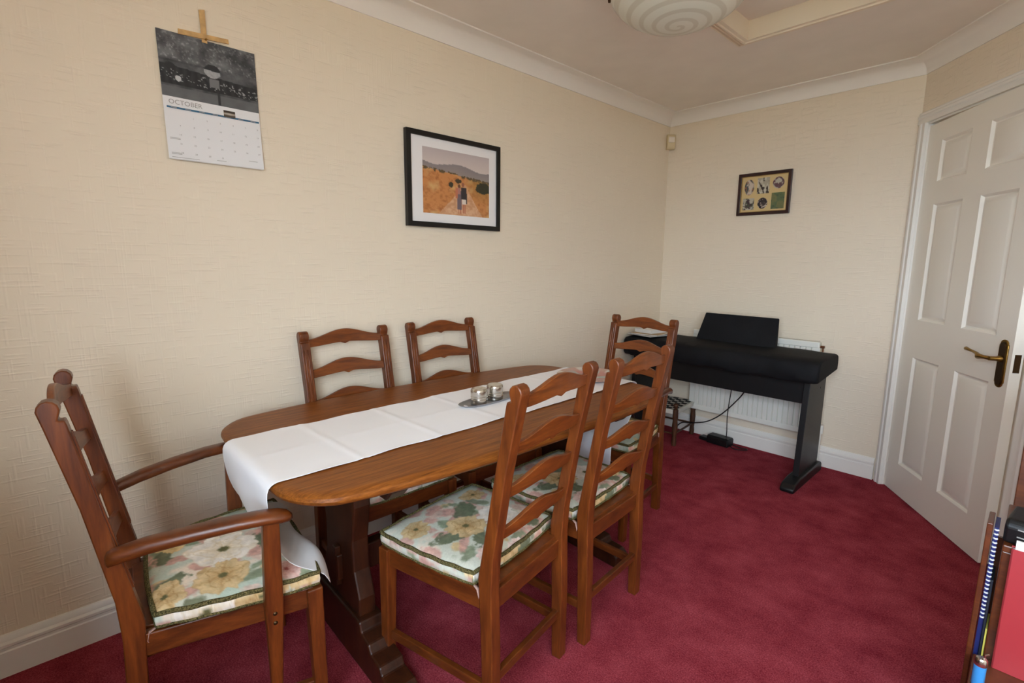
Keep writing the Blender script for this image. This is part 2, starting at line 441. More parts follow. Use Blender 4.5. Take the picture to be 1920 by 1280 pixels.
# ------------------------------------------------------------------ door and its frame
b = MB()
ap = [(0, 0), (0, .010), (.006, .014), (.014, .014), (.020, .019), (.030, .019), (.036, .014), (.052, .017), (.060, .017), (.060, 0)]
b.prism(ap, lambda p, t: dpt(.002 + p[0], p[1], t), 0, 2.005 + .0)
b.prism(ap, lambda p, t: dpt(OS1 + .06 - p[0], p[1], t), 0, 2.005)
b.prism(ap, lambda p, t: dpt(t, p[1], OZ + .06 - p[0]), .002, OS1 + .06)
struct(b.build('trim_2', 'white_paint', smooth=25, merge=False))
b = MB()
b.prism([(OS0, 0), (OS0 + .006, 0), (OS0 + .006, OZ), (OS0, OZ)], lambda p, t: dpt(p[0], t, p[1]), 0, -.115)
b.prism([(OS1 - .024, 0), (OS1, 0), (OS1, OZ), (OS1 - .024, OZ)], lambda p, t: dpt(p[0], t, p[1]), .0, -.115)
b.prism([(OS1 - .100, 0), (OS1 - .024, 0), (OS1 - .024, OZ), (OS1 - .100, OZ)], lambda p, t: dpt(p[0], t, p[1]), -.045, -.09)
b.prism([(OS0, OZ - .008), (OS1, OZ - .008), (OS1, OZ), (OS0, OZ)], lambda p, t: dpt(p[0], t, p[1]), 0, -.115)
jm = struct(b.build('trim_5', 'white_paint', smooth=0, merge=False))

DA = math.radians(-55.5)
DWID, DH, DT = .806, 1.986, .040
door = bpy.data.objects.new('door_1', None); C.objects.link(door); door['kind'] = 'structure'
door['label'] = 'white six panel door standing slightly ajar'
door.location = (1.5335, -.0405, 0); door.rotation_euler = (0, 0, DA)
# local: x along the leaf, y = 0 room face (room is -y), thickness to +y
xs = [0, .125, .352, .475, .70, DWID]; zs = [.006, .176, .780, .980, 1.578, 1.690, 1.893, DH]
pan = [(1, 1), (3, 1), (1, 3), (3, 3), (1, 5), (3, 5)]
b = MB()
for i in range(5):
    for j in range(7):
        if (i, j) in pan: continue
        b.add([(xs[i], 0, zs[j]), (xs[i + 1], 0, zs[j]), (xs[i + 1], 0, zs[j + 1]), (xs[i], 0, zs[j + 1])], [(0, 1, 2, 3)])
b.add([(0, 0, zs[0]), (DWID, 0, zs[0]), (DWID, DT, zs[0]), (0, DT, zs[0]), (0, 0, DH), (DWID, 0, DH), (DWID, DT, DH), (0, DT, DH)],
      [(0, 3, 2, 1), (4, 5, 6, 7), (0, 4, 7, 3), (1, 2, 6, 5), (2, 3, 7, 6)])
b.build('door_leaf', 'door_paint', door, smooth=0)
for i, j in pan:
    x0, x1, z0, z1 = xs[i], xs[i + 1], zs[j], zs[j + 1]; b = MB()
    rings = [(0, 0), (.004, .004), (.010, .011), (.016, .012), (.036, .004), (.040, .003)]
    vs = []; fs = []
    for o, d in rings: vs += [(x0 + o, d, z0 + o), (x1 - o, d, z0 + o), (x1 - o, d, z1 - o), (x0 + o, d, z1 - o)]
    for k in range(len(rings) - 1):
        for q in range(4): fs.append((4 * k + q, 4 * k + (q + 1) % 4, 4 * k + 4 + (q + 1) % 4, 4 * k + 4 + q))
    L = 4 * (len(rings) - 1); fs.append((L, L + 1, L + 2, L + 3)); b.add(vs, fs)
    b.build('door_panel', 'door_paint', door, smooth=20)
# handle: long backplate with lever
hx, hz = .762, .870
b = MB(); pl_ = []
for sgn, zc in ((1, hz + .082), (-1, hz - .082)):
    pl_.append([(hx + .021 * math.cos(t), zc + sgn * .018 * math.sin(t)) for t in [k / 8 * PI for k in range(9)]])
poly = pl_[0] + [(hx - .025, hz + .078), (hx - .025, hz - .078)] + pl_[1][::-1] + [(hx + .025, hz - .078), (hx + .025, hz + .078)]
b.prism(poly, lambda p, t: (p[0], t, p[1]), 0, -.006)
bp_ = b.build('door_handle', 'brass', door, smooth=25, bevel=.002)
b = MB(); b.prism([(hx + (p[0] - hx) * .72, hz + (p[1] - hz) * .90) for p in poly], lambda p, t: (p[0], t, p[1]), -.005, -.0085)
b.build('handle_plate', 'brass_dark', bp_, smooth=25)
b = MB(); b.lathe([(0, 0), (.013, 0), (.013, .012), (.009, .018), (.009, .045), (0, .045)], seg=16)
b.v = [(hx + p[0], -.006 - p[2], hz + .02 + p[1]) for p in b.v]
b.tube([(hx, -.045, hz + .02), (hx - .03, -.05, hz + .020), (hx - .062, -.052, hz + .018), (hx - .075, -.05, hz + .027), (hx - .105, -.048, hz + .032), (hx - .125, -.048, hz + .034), (hx - .150, -.048, hz + .037), (hx - .162, -.048, hz + .038)],
       [.009, .008, .012, .007, .0055, .006, .0085, .002], 10)
b.build('lever', 'brass', bp_, smooth=50, merge=False)
MB().box(DWID - .0005, DWID + .0015, .010, .032, hz - .03, hz + .045).build('latch_plate', 'brass_dark', door, smooth=0)
for hzz in (1.76, .19):
    b = MB(); b.tube([(-.006, -.006, hzz - .045), (-.006, -.006, hzz + .045)], .006, 10); b.box(-.006, .016, -.001, .001, hzz - .045, hzz + .045)
    b.build('hinge', 'door_paint', door, merge=False)

# ------------------------------------------------------------------ window behind the camera, added sky block and bounce ground outside
win = bpy.data.objects.new('window_1', None); C.objects.link(win); win['kind'] = 'structure'; win['label'] = 'white framed window lighting the room'
b = MB(); mid = (WX0 + WX1) / 2
for x0, x1, z0, z1 in ((WX0, WX0 + .06, WZ0, WZ1), (WX1 - .06, WX1, WZ0, WZ1), (WX0, WX1, WZ0, WZ0 + .06), (WX0, WX1, WZ1 - .06, WZ1), (mid - .03, mid + .03, WZ0, WZ1)):
    b.box(x0, x1, FY - .10, FY - .04, z0, z1)
b.build('window_frame', 'upvc', win, smooth=0, merge=False)
for x0, x1 in ((WX0 + .06, mid - .03), (mid + .03, WX1 - .06)):
    MB().box(x0, x1, FY - .074, FY - .070, WZ0 + .06, WZ1 - .06).build('pane', 'glass', win, smooth=0)
MB().box(WX0 - .05, WX1 + .05, FY - .04, FY + .10, WZ0 - .03, WZ0).build('window_sill', 'upvc', win, smooth=0, bevel=.004)
hd = MB().box(-14, 18, -10.6, -9.6, -.2, .9).build('horizon_blocker', 'blocker', smooth=0); struct(hd)  # unseen, added to block low sky seen through the window
g = MB().box(-14, 18, -30, FY - .3, -.4, -.2).build('ground', 'bounce_paving', smooth=0); struct(g)  # unseen ground, added pale to bounce light up through the window

# ------------------------------------------------------------------ table
TCX, TCY, TZ = .577, -2.355, .720
def table_outline(n=96, inset=0.0):
    """boat-sided top with rounded corners, half length .81, half width .455"""
    out = []
    hl, r = .810 - inset, .11
    def hw(y): return (.454 - .075 * (abs(y) / .81) ** 3) - inset
    ys = [hl * math.sin(-PI / 2 + PI * k / 40) for k in range(41)]
    right = []
    for y in ys:
        w = hw(y); e = hl - abs(y)
        if e < r: w -= r - math.sqrt(max(0, r * r - (r - e) ** 2))
        right.append((w, y))
    x0 = right[0][0]; x1 = right[-1][0]
    end0 = [(-x0 + 2 * x0 * k / 9, -hl) for k in range(1, 9)]; end1 = [(x1 - 2 * x1 * k / 9, hl) for k in range(1, 9)]
    pts = right + end1 + [(-x, y) for x, y in right[::-1]] + end0
    return [(x, y - math.copysign(.024 * (x / .4) ** 2 * (abs(y) / hl) ** 6, y)) for x, y in pts]
tb = thing('dining_table', 'long dark oak refectory table with rounded corners and trestle base', 'table', (TCX, TCY, 0), math.radians(-1.0))
b = MB(); prof = [(.030, .685), (.012, .688), (.003, .695), (0, .703), (.002, .711), (.009, .717), (.022, .7195), (.03, TZ)]
rows = [[(x, y, z) for x, y in table_outline(inset=i)] for i, z in prof]; L = len(rows[0]); vs = [p for r_ in rows for p in r_]
fs = [(i * L + k, i * L + (k + 1) % L, (i + 1) * L + (k + 1) % L, (i + 1) * L + k) for i in range(len(rows) - 1) for k in range(L)]
fs += [tuple(range(L)), tuple((len(rows) - 1) * L + k for k in range(L))]
b.add(vs, fs); b.build('table_top', 'table_top', tb, smooth=35)
for sy in (-1, 1):
    y = sy * .515
    b = MB(); b.prism([(-.36, .655), (-.33, .625), (.33, .625), (.36, .655), (.36, .686), (-.36, .686)], lambda p, t: (p[0], t, p[1]), y - .03, y + .03)
    b.build('bearer', 'table_base', tb, smooth=0, bevel=.006)
    sl = [(.125, .625), (.125, .52), (.100, .40), (.105, .30), (.135, .22), (.135, .16)]
    b = MB(); b.prism(sl + [(-x, z) for x, z in sl[::-1]], lambda p, t: (p[0], t, p[1]), y - .028, y + .028)
    b.build('trestle_post', 'table_base', tb, smooth=0, bevel=.006)
    ft = [(.372, 0), (.372, .045), (.350, .062), (.290, .066), (.280, .088), (.225, .096), (.213, .120), (.165, .132), (.155, .162)]
    b = MB(); b.prism(ft + [(-x, z) for x, z in ft[::-1]], lambda p, t: (p[0], t, p[1]), y - .040, y + .040)
    b.build('trestle_foot', 'table_base', tb, smooth=0, bevel=.006)
b = MB(); b.box(-.022, .022, -.56, .56, .235, .325); b.build('stretcher', 'table_base', tb, smooth=0, bevel=.005)
for sy in (-1, 1):
    b = MB(); b.box(-.012, .012, sy * .552 - .009, sy * .552 + .009, .215, .35); b.build('wedge', 'table_base', tb, smooth=0, bevel=.003)

# runner cloth
def runner():
    path = []   # (y, z)
    for y, z in [(-3.020, .448), (-3.035, .474), (-3.065, .4795), (-3.095, .485), (-3.125, .505), (-3.150, .545), (-3.165, .60), (-3.171, .65), (-3.1735, .690), (-3.170, .712), (-3.155, .7215)]: path.append((y, z))
    for k in range(1, 170): path.append((-3.15 + 1.595 * k / 170, .7222))
    for y, z in [(-1.553, .7215), (-1.538, .712), (-1.533, .695), (-1.535, .66), (-1.545, .61), (-1.570, .56), (-1.605, .52), (-1.645, .497), (-1.685, .487), (-1.708, .478), (-1.716, .455), (-1.717, .41), (-1.714, .36), (-1.710, .31)]: path.append((y, z))
    nu = 36; vs = []; n = len(path)
    for i, (y, z) in enumerate(path):
        top = z > .7219
        sk = .012 * math.sin(y * 3.1)
        for k in range(nu):
            u = k / (nu - 1); x = .403 + .409 * u - .02 * (y + 3.1) / 1.6
            x += .0035 * math.sin(y * 17 + (2 if u > .5 else 0)) * (abs(u - .5) * 2) ** 3
            zz = z; yy = y
            if top:
                for yc in (-2.93, -2.66, -2.40, -2.13, -1.86):
                    zz += .0020 * math.exp(-((y - yc - .02 * (u - .5)) / .010) ** 2)
                zz += .0012 * math.exp(-((u - .5) / .03) ** 2)
                ed = min(u, 1 - u); zz += .0012 * math.exp(-ed / .03) * (1 + math.sin(y * 31 + u * 7))
            else:
                h = max(0, .70 - z)
                if y < -2:
                    yy += .010 * math.sin(u * 9 + 1) * h / .25
                    if i < 6:
                        x += .05 * (u - .35) * (6 - i) / 6; yy += (.5 - u) * .03 * (6 - i) / 6
                        zz -= max(0, (u - .72)) * .12 * (3 - i) / 3 if i < 3 else 0
                else: yy += .004 * math.sin(u * 11) * h / .25 * (1 if z > .6 or z < .44 else .2)
            vs.append((x, yy, zz))
    fs = [(i * nu + k, i * nu + k + 1, (i + 1) * nu + k + 1, (i + 1) * nu + k) for i in range(n - 1) for k in range(nu - 1)]
    o = MB().add(vs, fs).build('table_runner', 'linen', smooth=180)
    sd = o.modifiers.new('thick', 'SOLIDIFY'); sd.thickness = .0016; sd.offset = 1
    ss = o.modifiers.new('sub', 'SUBSURF'); ss.levels = 1; ss.render_levels = 1
    return tag(o, 'plain white cloth runner laid along the dining table and hanging over both ends', 'table runner')
runner()

# tray, pots, dish on the runner
tr = thing('serving_tray', 'narrow pewter tray with pointed ends on the white runner', 'tray', (.600, -2.280, .7232), math.radians(3))
b = MB(); n = 40; rr = []
def leaf(t, f, zz):
    y = .148 * math.sin(t); w = .050 * abs(math.cos(t)) ** .75 * (1 if math.cos(t) > 0 else -1)
    return (w * f, y * (f if f > .9 else f), zz)
rings = [(0.0, .002), (.55, .002), (.82, .0025), (.93, .006), (1.0, .011), (1.0, .0095), (.93, .0045), (.8, .0005), (0.0, .0)]
vs = [leaf(2 * PI * k / n, f, z) for f, z in rings for k in range(n)]
fs = [(i * n + k, i * n + (k + 1) % n, (i + 1) * n + (k + 1) % n, (i + 1) * n + k) for i in range(len(rings) - 1) for k in range(n)]
b.add(vs, fs).build('tray_body', 'pewter', tr, smooth=50)
def pot(loc, label):
    p = thing('condiment_pot', label, 'pot', loc, 0, 'steel condiment pots')
    pr = [(0, 0), (.028, 0), (.0320, .003), (.0325, .011), (.0325, .019), (.0308, .0205), (.0308, .0228), (.0325, .0245), (.0325, .0285), (.0308, .030), (.0308, .0325), (.0325, .034)]
    MB().lathe(pr, seg=40).build('pot_body', 'chrome', p, smooth=40)
    MB().lathe([(.0325, .034), (.0327, .050), (.0318, .056), (.028, .0605), (.018, .0612), (.010, .0600), (0, .059)], seg=40).build('lid', 'chrome', p, smooth=40)
pot((.606, -2.336, .7258), 'shiny steel condiment pot at the near end of the pewter tray')
pot((.598, -2.248, .7258), 'shiny steel condiment pot at the far end of the pewter tray')
def dish():
    n, m = 64, 24; vs = []; rgb = []
    prof = [(0, .004), (.05, .004), (.085, .005), (.10, .010), (.125, .017), (.150, .021), (.152, .019), (.125, .0135), (.10, .006), (.085, .001), (0, 0)]
    for r_, z in prof:
        for k in range(n):
            t = 2 * PI * k / n; vs.append((r_ * math.cos(t), r_ * math.sin(t), z))
            c = np.array((196, 190, 178.))
            if r_ > .1: c = np.array((188, 150, 136.)) if (k // 4) % 3 else np.array((206, 198, 186.))
            elif r_ > .04: c = np.array((170, 168, 160.)) if (k // 6) % 2 else np.array((186, 128, 118.))
            rgb.append(c)
    fs = [(i * n + k, i * n + (k + 1) % n, (i + 1) * n + (k + 1) % n, (i + 1) * n + k) for i in range(len(prof) - 1) for k in range(n)]
    o = MB().add(vs, fs).build('serving_plate', 'dish', smooth=50, merge=False); paint(o.data, rgb)
    o.location = (.612, -1.665, .7236)
    return tag(o, 'round patterned pink and grey plate at the far end of the runner', 'plate')
dish()

# ------------------------------------------------------------------ ladder back chairs
def post_poly():
    rear = [(.004, 0), (.003, .25), (.008, .43), (.003, .52), (-.034, .75), (-.073, .935)]
    head = [(-.0615 + .0185 * math.cos(t), .966 + .0195 * math.sin(t)) for t in [math.radians(a) for a in (205, 180, 150, 120, 90, 60, 30, 0, -25)]]
    front = [(-.049, .944), (-.044, .941), (-.038, .943), (-.035, .932), (-.002, .75), (.040, .52), (.052, .455), (.048, .40), (.042, .25), (.036, 0)]
    return rear + head + front
PP = post_poly()
def post_y(z): return np.interp(z, [.43, .52, .75, .935], [.028, .022, -.018, -.055])
def slat_mesh(zb, hw=.158):
    n = 33; b = MB(); vs = []
    lean = math.atan2(.036, .23)
    for i in range(n):
        a = -1 + 2 * i / (n - 1); x = a * hw
        top = .031 + .031 * (0.5 + 0.5 * math.cos(PI * a)) ** 1.0
        bot = .008 * (0.5 + 0.5 * math.cos(PI * a)) - .008 * max(0, 1 - abs(a) / .13)
        bow = -.013 * (1 - a * a)
        for dz in (bot, top):
            z = zb + dz; y = post_y(z) + bow
            vs += [(x, y - .0065, z), (x, y + .0065, z)]
    fs = []
    for i in range(n - 1):
        o = 4 * i; q = o + 4
        fs += [(o, q, q + 1, o + 1), (o + 2, o + 3, q + 3, q + 2), (o, o + 2, q + 2, q), (o + 1, q + 1, q + 3, o + 3)]
    fs += [(0, 1, 3, 2), (4 * n - 4, 4 * n - 2, 4 * n - 1, 4 * n - 3)]
    return b.add(vs, fs)
def taper_leg(b, x, y, z0, z1, w0, w1, dx=0, dy=0):
    vs = [(x + dx + sx * w0 / 2, y + dy + sy * w0 / 2, z0) for sx, sy in ((-1, -1), (1, -1), (1, 1), (-1, 1))] + \
         [(x + sx * w1 / 2, y + sy * w1 / 2, z1) for sx, sy in ((-1, -1), (1, -1), (1, 1), (-1, 1))]
    return b.add(vs, [(0, 3, 2, 1), (4, 5, 6, 7), (0, 1, 5, 4), (1, 2, 6, 5), (2, 3, 7, 6), (3, 0, 4, 7)])
def bar(b, p, q, w, h):
    p = Vector(p); q = Vector(q); d = (q - p).normalized(); s = Vector((-d.y, d.x, 0)).normalized() * w / 2; u = Vector((0, 0, h / 2))
    vs = [c + k for c in (p, q) for k in (-s - u, s - u, s + u, -s + u)]
    return b.add(vs, [(0, 3, 2, 1), (4, 5, 6, 7), (0, 1, 5, 4), (1, 2, 6, 5), (2, 3, 7, 6), (3, 0, 4, 7)])
PX = .174
def make_chair(name, label, arms, loc, rz, group):
    t = thing(name, label, 'chair', loc, rz, group)
    fw = .232 if arms else .195; fy = .405; rw = .19
    for sx in (-1, 1):
        b = MB(); b.prism(PP, lambda p, x: (x, p[0], p[1]), sx * PX - .0185, sx * PX + .0185)
        po = b.build('back_post', 'chair_wood', t, smooth=28, bevel=.0035)
        b = MB()
        for q in (-.006, .006):   # reeded front face of the post
            b.tube([(sx * PX + q, float(np.interp(z, [.52, .75, .932], [.040, -.002, -.035])), z) for z in np.linspace(.54, .915, 8)], .0032, 6)
        b.build('reeding', 'chair_wood', po, smooth=60, merge=False)
    for k in range(4):
        slat_mesh(.921 - .121 * k).build('slat', 'slat_wood', t, smooth=40, bevel=.002)
    for sx in (-1, 1):
        b = taper_leg(MB(), sx * fw, fy, 0, .418, .030, .040, sx * .004, .006)
        b.build('front_leg', 'chair_wood', t, smooth=0, bevel=.004)
        b = bar(MB(), (sx * (PX), .04, .392), (sx * fw, fy, .392), .022, .056); b.build('seat_rail', 'rail_wood', t, smooth=0, bevel=.003)
        b = bar(MB(), (sx * (PX), .025, .130), (sx * fw * .995, fy, .130), .018, .028); b.build('stretcher', 'rail_wood', t, smooth=0, bevel=.003)
    b = bar(MB(), (-fw, fy, .392), (fw, fy, .392), .022, .056); b.build('seat_rail', 'rail_wood', t, smooth=0, bevel=.003)
    b = bar(MB(), (-PX, .03, .385), (PX, .03, .385), .022, .056); b.build('seat_rail', 'rail_wood', t, smooth=0, bevel=.003)
    b = bar(MB(), (-PX, .022, .158), (PX, .022, .158), .018, .028); b.build('stretcher', 'rail_wood', t, smooth=0, bevel=.003)
    b = MB(); b.prism([(-PX + .02, .03), (PX - .02, .03), (fw - .01, fy), (-fw + .01, fy)], lambda p, z: (p[0], p[1], z), .410, .4225)
    b.build('seat', 'rail_wood', t, smooth=0, bevel=.002)
    if arms:
        for sx in (-1, 1):
            # arm: flattened bar sweeping outward, rounded front end
            path = [(.203, -.004, .630, .010, .008), (.205, .000, .632, .018, .014), (.208, .012, .637, .021, .016), (.224, .07, .650, .023, .0165), (.247, .15, .660, .025, .0155), (.268, .235, .667, .027, .0145), (.279, .29, .667, .028, .014), (.286, .325, .664, .0265, .014), (.289, .342, .661, .019, .0125), (.291, .351, .659, .007, .006)]
            n = 14; vs = []
            for x, y, z, w, h in path:
                for k in range(n):
                    a = 2 * PI * k / n; ca, sa = math.cos(a), math.sin(a)
                    ex = math.copysign(abs(ca) ** .7, ca) * w; ez = math.copysign(abs(sa) ** .8, sa) * h
                    vs.append((sx * (x + ex), y, z + ez))
            m = len(path)
            fs = [(i * n + k, i * n + (k + 1) % n, (i + 1) * n + (k + 1) % n, (i + 1) * n + k) for i in range(m - 1) for k in range(n)] + [tuple(range(n)), tuple((m - 1) * n + k for k in range(n))]
            MB().add(vs, fs).build('arm', 'rail_wood', t, smooth=50)
            b = MB(); p0 = Vector((sx * .252, .303, .36)); p1 = Vector((sx * .272, .306, .658))
            vs = []
            for z, w, d in ((.17, .011, .013), (.34, .013, .018), (.42, .014, .021), (.54, .014, .020), (.658, .013, .018)):
                c = p0 + (p1 - p0) * ((z - .36) / .298)
                vs += [(c.x - w, c.y - d, z), (c.x + w, c.y - d, z), (c.x + w, c.y + d, z), (c.x - w, c.y + d, z)]
            fs = [(4 * i + k, 4 * i + (k + 1) % 4, 4 * i + 4 + (k + 1) % 4, 4 * i + 4 + k) for i in range(4) for k in range(4)] + [(0, 3, 2, 1), (16, 17, 18, 19)]
            su = b.add(vs, fs).build('arm_support', 'chair_wood', t, smooth=0, bevel=.004)
            b = MB()
            for z in (.378, .404):
                c = p0 + (p1 - p0) * ((z - .36) / .298)
                b.lathe([(0, .003), (.004, .0022), (.0055, 0), (0, 0)], seg=12)
                k0 = len(b.v) - 4 * 12
                for i in range(k0, len(b.v)):
                    x, y, zz = b.v[i]; b.v[i] = (c.x + sx * (.0138 + zz), c.y + y, z + x)
            b.build('screw', 'brass_dark', su, smooth=50, merge=False)
    return t

CH = 'ladder back dining chairs'
SIDE = [((1.150, -2.578), 100, 'oak ladder back side chair nearest the camera, on the open side of the table'),
        ((1.125, -2.130), 95, 'oak ladder back side chair on the open side, second from the camera'),
        ((.116, -2.611), -90, 'oak ladder back chair against the wall, below and left of the landscape picture'),
        ((.116, -2.120), -90, 'oak ladder back chair against the wall, directly under the landscape picture')]
ARM = [((.548, -3.460), -5.5, 'oak ladder back armchair at the near left end of the table'),
       ((.612, -1.272), 180, 'oak ladder back armchair at the far end of the table by the piano')]
side0 = make_chair('dining_chair', SIDE[0][2], False, (*SIDE[0][0], 0), math.radians(SIDE[0][1]), CH)
for (p, a, l) in SIDE[1:]: dup(side0, (*p, 0), math.radians(a), l)
arm0 = make_chair('dining_armchair', ARM[0][2], True, (*ARM[0][0], 0), math.radians(ARM[0][1]), CH)
for (p, a, l) in ARM[1:]: dup(arm0, (*p, 0), math.radians(a), l)

# ------------------------------------------------------------------ floral cushions
def flower(rgb, X, Y, cx, cy, r, petal, edge, heart, seed, squash=1.0, rot=0.0, n=6):
    dx = (X - cx); dy = (Y - cy) / squash
    a = np.arctan2(dy, dx) + rot; d = np.hypot(dx, dy)
    ru = value_noise(a * .8 + 9, d * 0 + seed * .37, seed, 4) + .5 * value_noise(a * .8 + 3, d * 0 + seed * .7, seed + 1, 11)
    rad = r * (.70 + .05 * np.cos(n * a + seed) + .10 * np.cos(2 * a + seed * 2) + .30 * ru)
    m = np.clip((rad - d) / .004, 0, 1)
    shade = np.clip(d / rad, 0, 1)
    wob = fbm(X, Y, seed + 3, 55, 3)
    stripe = .5 + .5 * np.sin(a * 30 + 9 * wob)
    c = np.ones(X.shape + (3,)) * np.array(petal, float) * (.90 + .2 * wob[..., None])
    c = mixc(c, edge, np.clip((.66 - shade) * 1.6, 0, 1) * (.3 + .45 * stripe))
    fold = np.clip(np.abs(np.cos(n / 2 * a + seed * .5 + 2 * (wob - .5))) ** 14, 0, 1); c = mixc(c, np.array(edge) * .95, fold * .28)
    c = mixc(c, np.array(edge) * .9, np.clip((shade - .93) / .07, 0, 1) * .5)
    ring = np.abs(d - rad * (.58 + .12 * np.cos(3 * a + seed) + .2 * (wob - .5))) / r; c = mixc(c, np.array(edge) * .96, np.clip(1 - ring / .035, 0, 1) * .45)
    c = mixc(c, heart, np.clip((.20 - shade) / .08, 0, 1))
    return mixc(rgb, c, m) if False else rgb * (1 - m[..., None]) + c * m[..., None]
def blotch(rgb, X, Y, cx, cy, rx, ry, rot, c, seed, soft=.35):
    ca, sa = math.cos(rot), math.sin(rot); dx = X - cx; dy = Y - cy
    x = (dx * ca + dy * sa) / rx; y = (-dx * sa + dy * ca) / ry
    d = np.hypot(x, y) + 1.3 * (fbm(X, Y, seed, 46, 4) - .5)
    m = np.clip((1 - d) / soft, 0, 1) * .9
    tone = .85 + .3 * fbm(X + 3, Y, seed + 5, 70, 3)
    return rgb * (1 - m[..., None]) + np.array(c, float) * tone[..., None] * m[..., None]
def floral(X, Y, variant):
    n1 = fbm(X, Y, 3 + variant, 9, 4); n2 = fbm(X, Y, 23 + variant, 13, 4)
    rgb = np.ones(X.shape + (3,)) * np.array((206, 208, 192.))
    rgb = mixc(rgb, (184, 198, 182), (n1 - .5) * 5); rgb = mixc(rgb, (232, 216, 196), (n2 - .53) * 6)
    r = random.Random(40 + variant)
    for _ in range(75):
        x, y = r.uniform(-.26, .26), r.uniform(0, .44)
        k = r.random(); c = (204, 158, 144) if k < .40 else ((214, 186, 170) if k < .62 else ((208, 182, 134) if k < .76 else ((136, 148, 120) if k < .9 else (112, 116, 92))))
        rgb = blotch(rgb, X, Y, x, y, r.uniform(.02, .05), r.uniform(.012, .028), r.uniform(0, 3), c, r.randrange(999))
    G = (106, 114, 88); G2 = (132, 142, 116); W = (240, 232, 220); Wd = (214, 190, 142); A = (214, 188, 142); Ad = (158, 112, 58); Hh = (104, 100, 66)
    if variant == 0:
        for a in ((.03, .30, .06, .032, .5), (-.12, .225, .055, .03, 2.6), (-.06, .15, .05, .026, .9), (.10, .10, .04, .022, 2.2)): rgb = blotch(rgb, X, Y, *a, G, int(a[0] * 999) % 97 + 3, .2)
        for a in ((.10, .30, .045, .02, 1.9), (-.15, .12, .04, .018, .4), (.02, .08, .04, .014, .1)): rgb = blotch(rgb, X, Y, *a, G2, int(abs(a[0]) * 999) % 97 + 5, .3)
        rgb = flower(rgb, X, Y, -.145, .335, .055, A, Ad, Hh, 2, .8)
        rgb = flower(rgb, X, Y, .075, .195, .078, W, (226, 208, 180), Hh, 5, .9)
        rgb = flower(rgb, X, Y, -.038, .232, .074, A, Ad, Hh, 8, .82)
        rgb = flower(rgb, X, Y, .13, .35, .05, A, Ad, Hh, 4, .8)
        rgb = flower(rgb, X, Y, .155, .12, .042, (228, 204, 152), Ad, Hh, 6, .8)
        rgb = flower(rgb, X, Y, -.10, .085, .05, (230, 206, 196), (206, 146, 132), (170, 96, 88), 9, .85, 0, 8)
        rgb = flower(rgb, X, Y, -.015, .055, .038, (232, 214, 204), (206, 146, 132), (170, 96, 88), 3, .85, 0, 8)
    else:
        for a in ((.03, .345, .07, .034, .3), (.09, .11, .05, .025, 2.4), (-.13, .30, .05, .028, 1.0), (-.05, .10, .05, .022, 2.9)): rgb = blotch(rgb, X, Y, *a, G, int(abs(a[0]) * 999) % 97 + 3, .2)
        for a in ((.18, .30, .045, .02, 1.2), (-.20, .16, .045, .02, .4)): rgb = blotch(rgb, X, Y, *a, G2, int(abs(a[0]) * 999) % 97 + 5, .3)
        rgb = flower(rgb, X, Y, -.09, .39, .062, A, Ad, Hh, 2, .8)
        rgb = flower(rgb, X, Y, .005, .235, .098, W, Wd, Hh, 5, .88)
        rgb = flower(rgb, X, Y, .135, .215, .080, A, Ad, Hh, 8, .82)
        rgb = flower(rgb, X, Y, .145, .09, .062, A, Ad, Hh, 4, .8)
        rgb = flower(rgb, X, Y, -.12, .12, .06, (232, 204, 150), Ad, Hh, 6, .85)
        rgb = flower(rgb, X, Y, .20, .35, .045, (230, 196, 186), (196, 126, 116), (170, 96, 88), 9, .85, 0, 8)
    fine = fbm(X, Y, 77, 300, 2)
    return np.clip(rgb * (.95 + .1 * fine[..., None]), 0, 255)
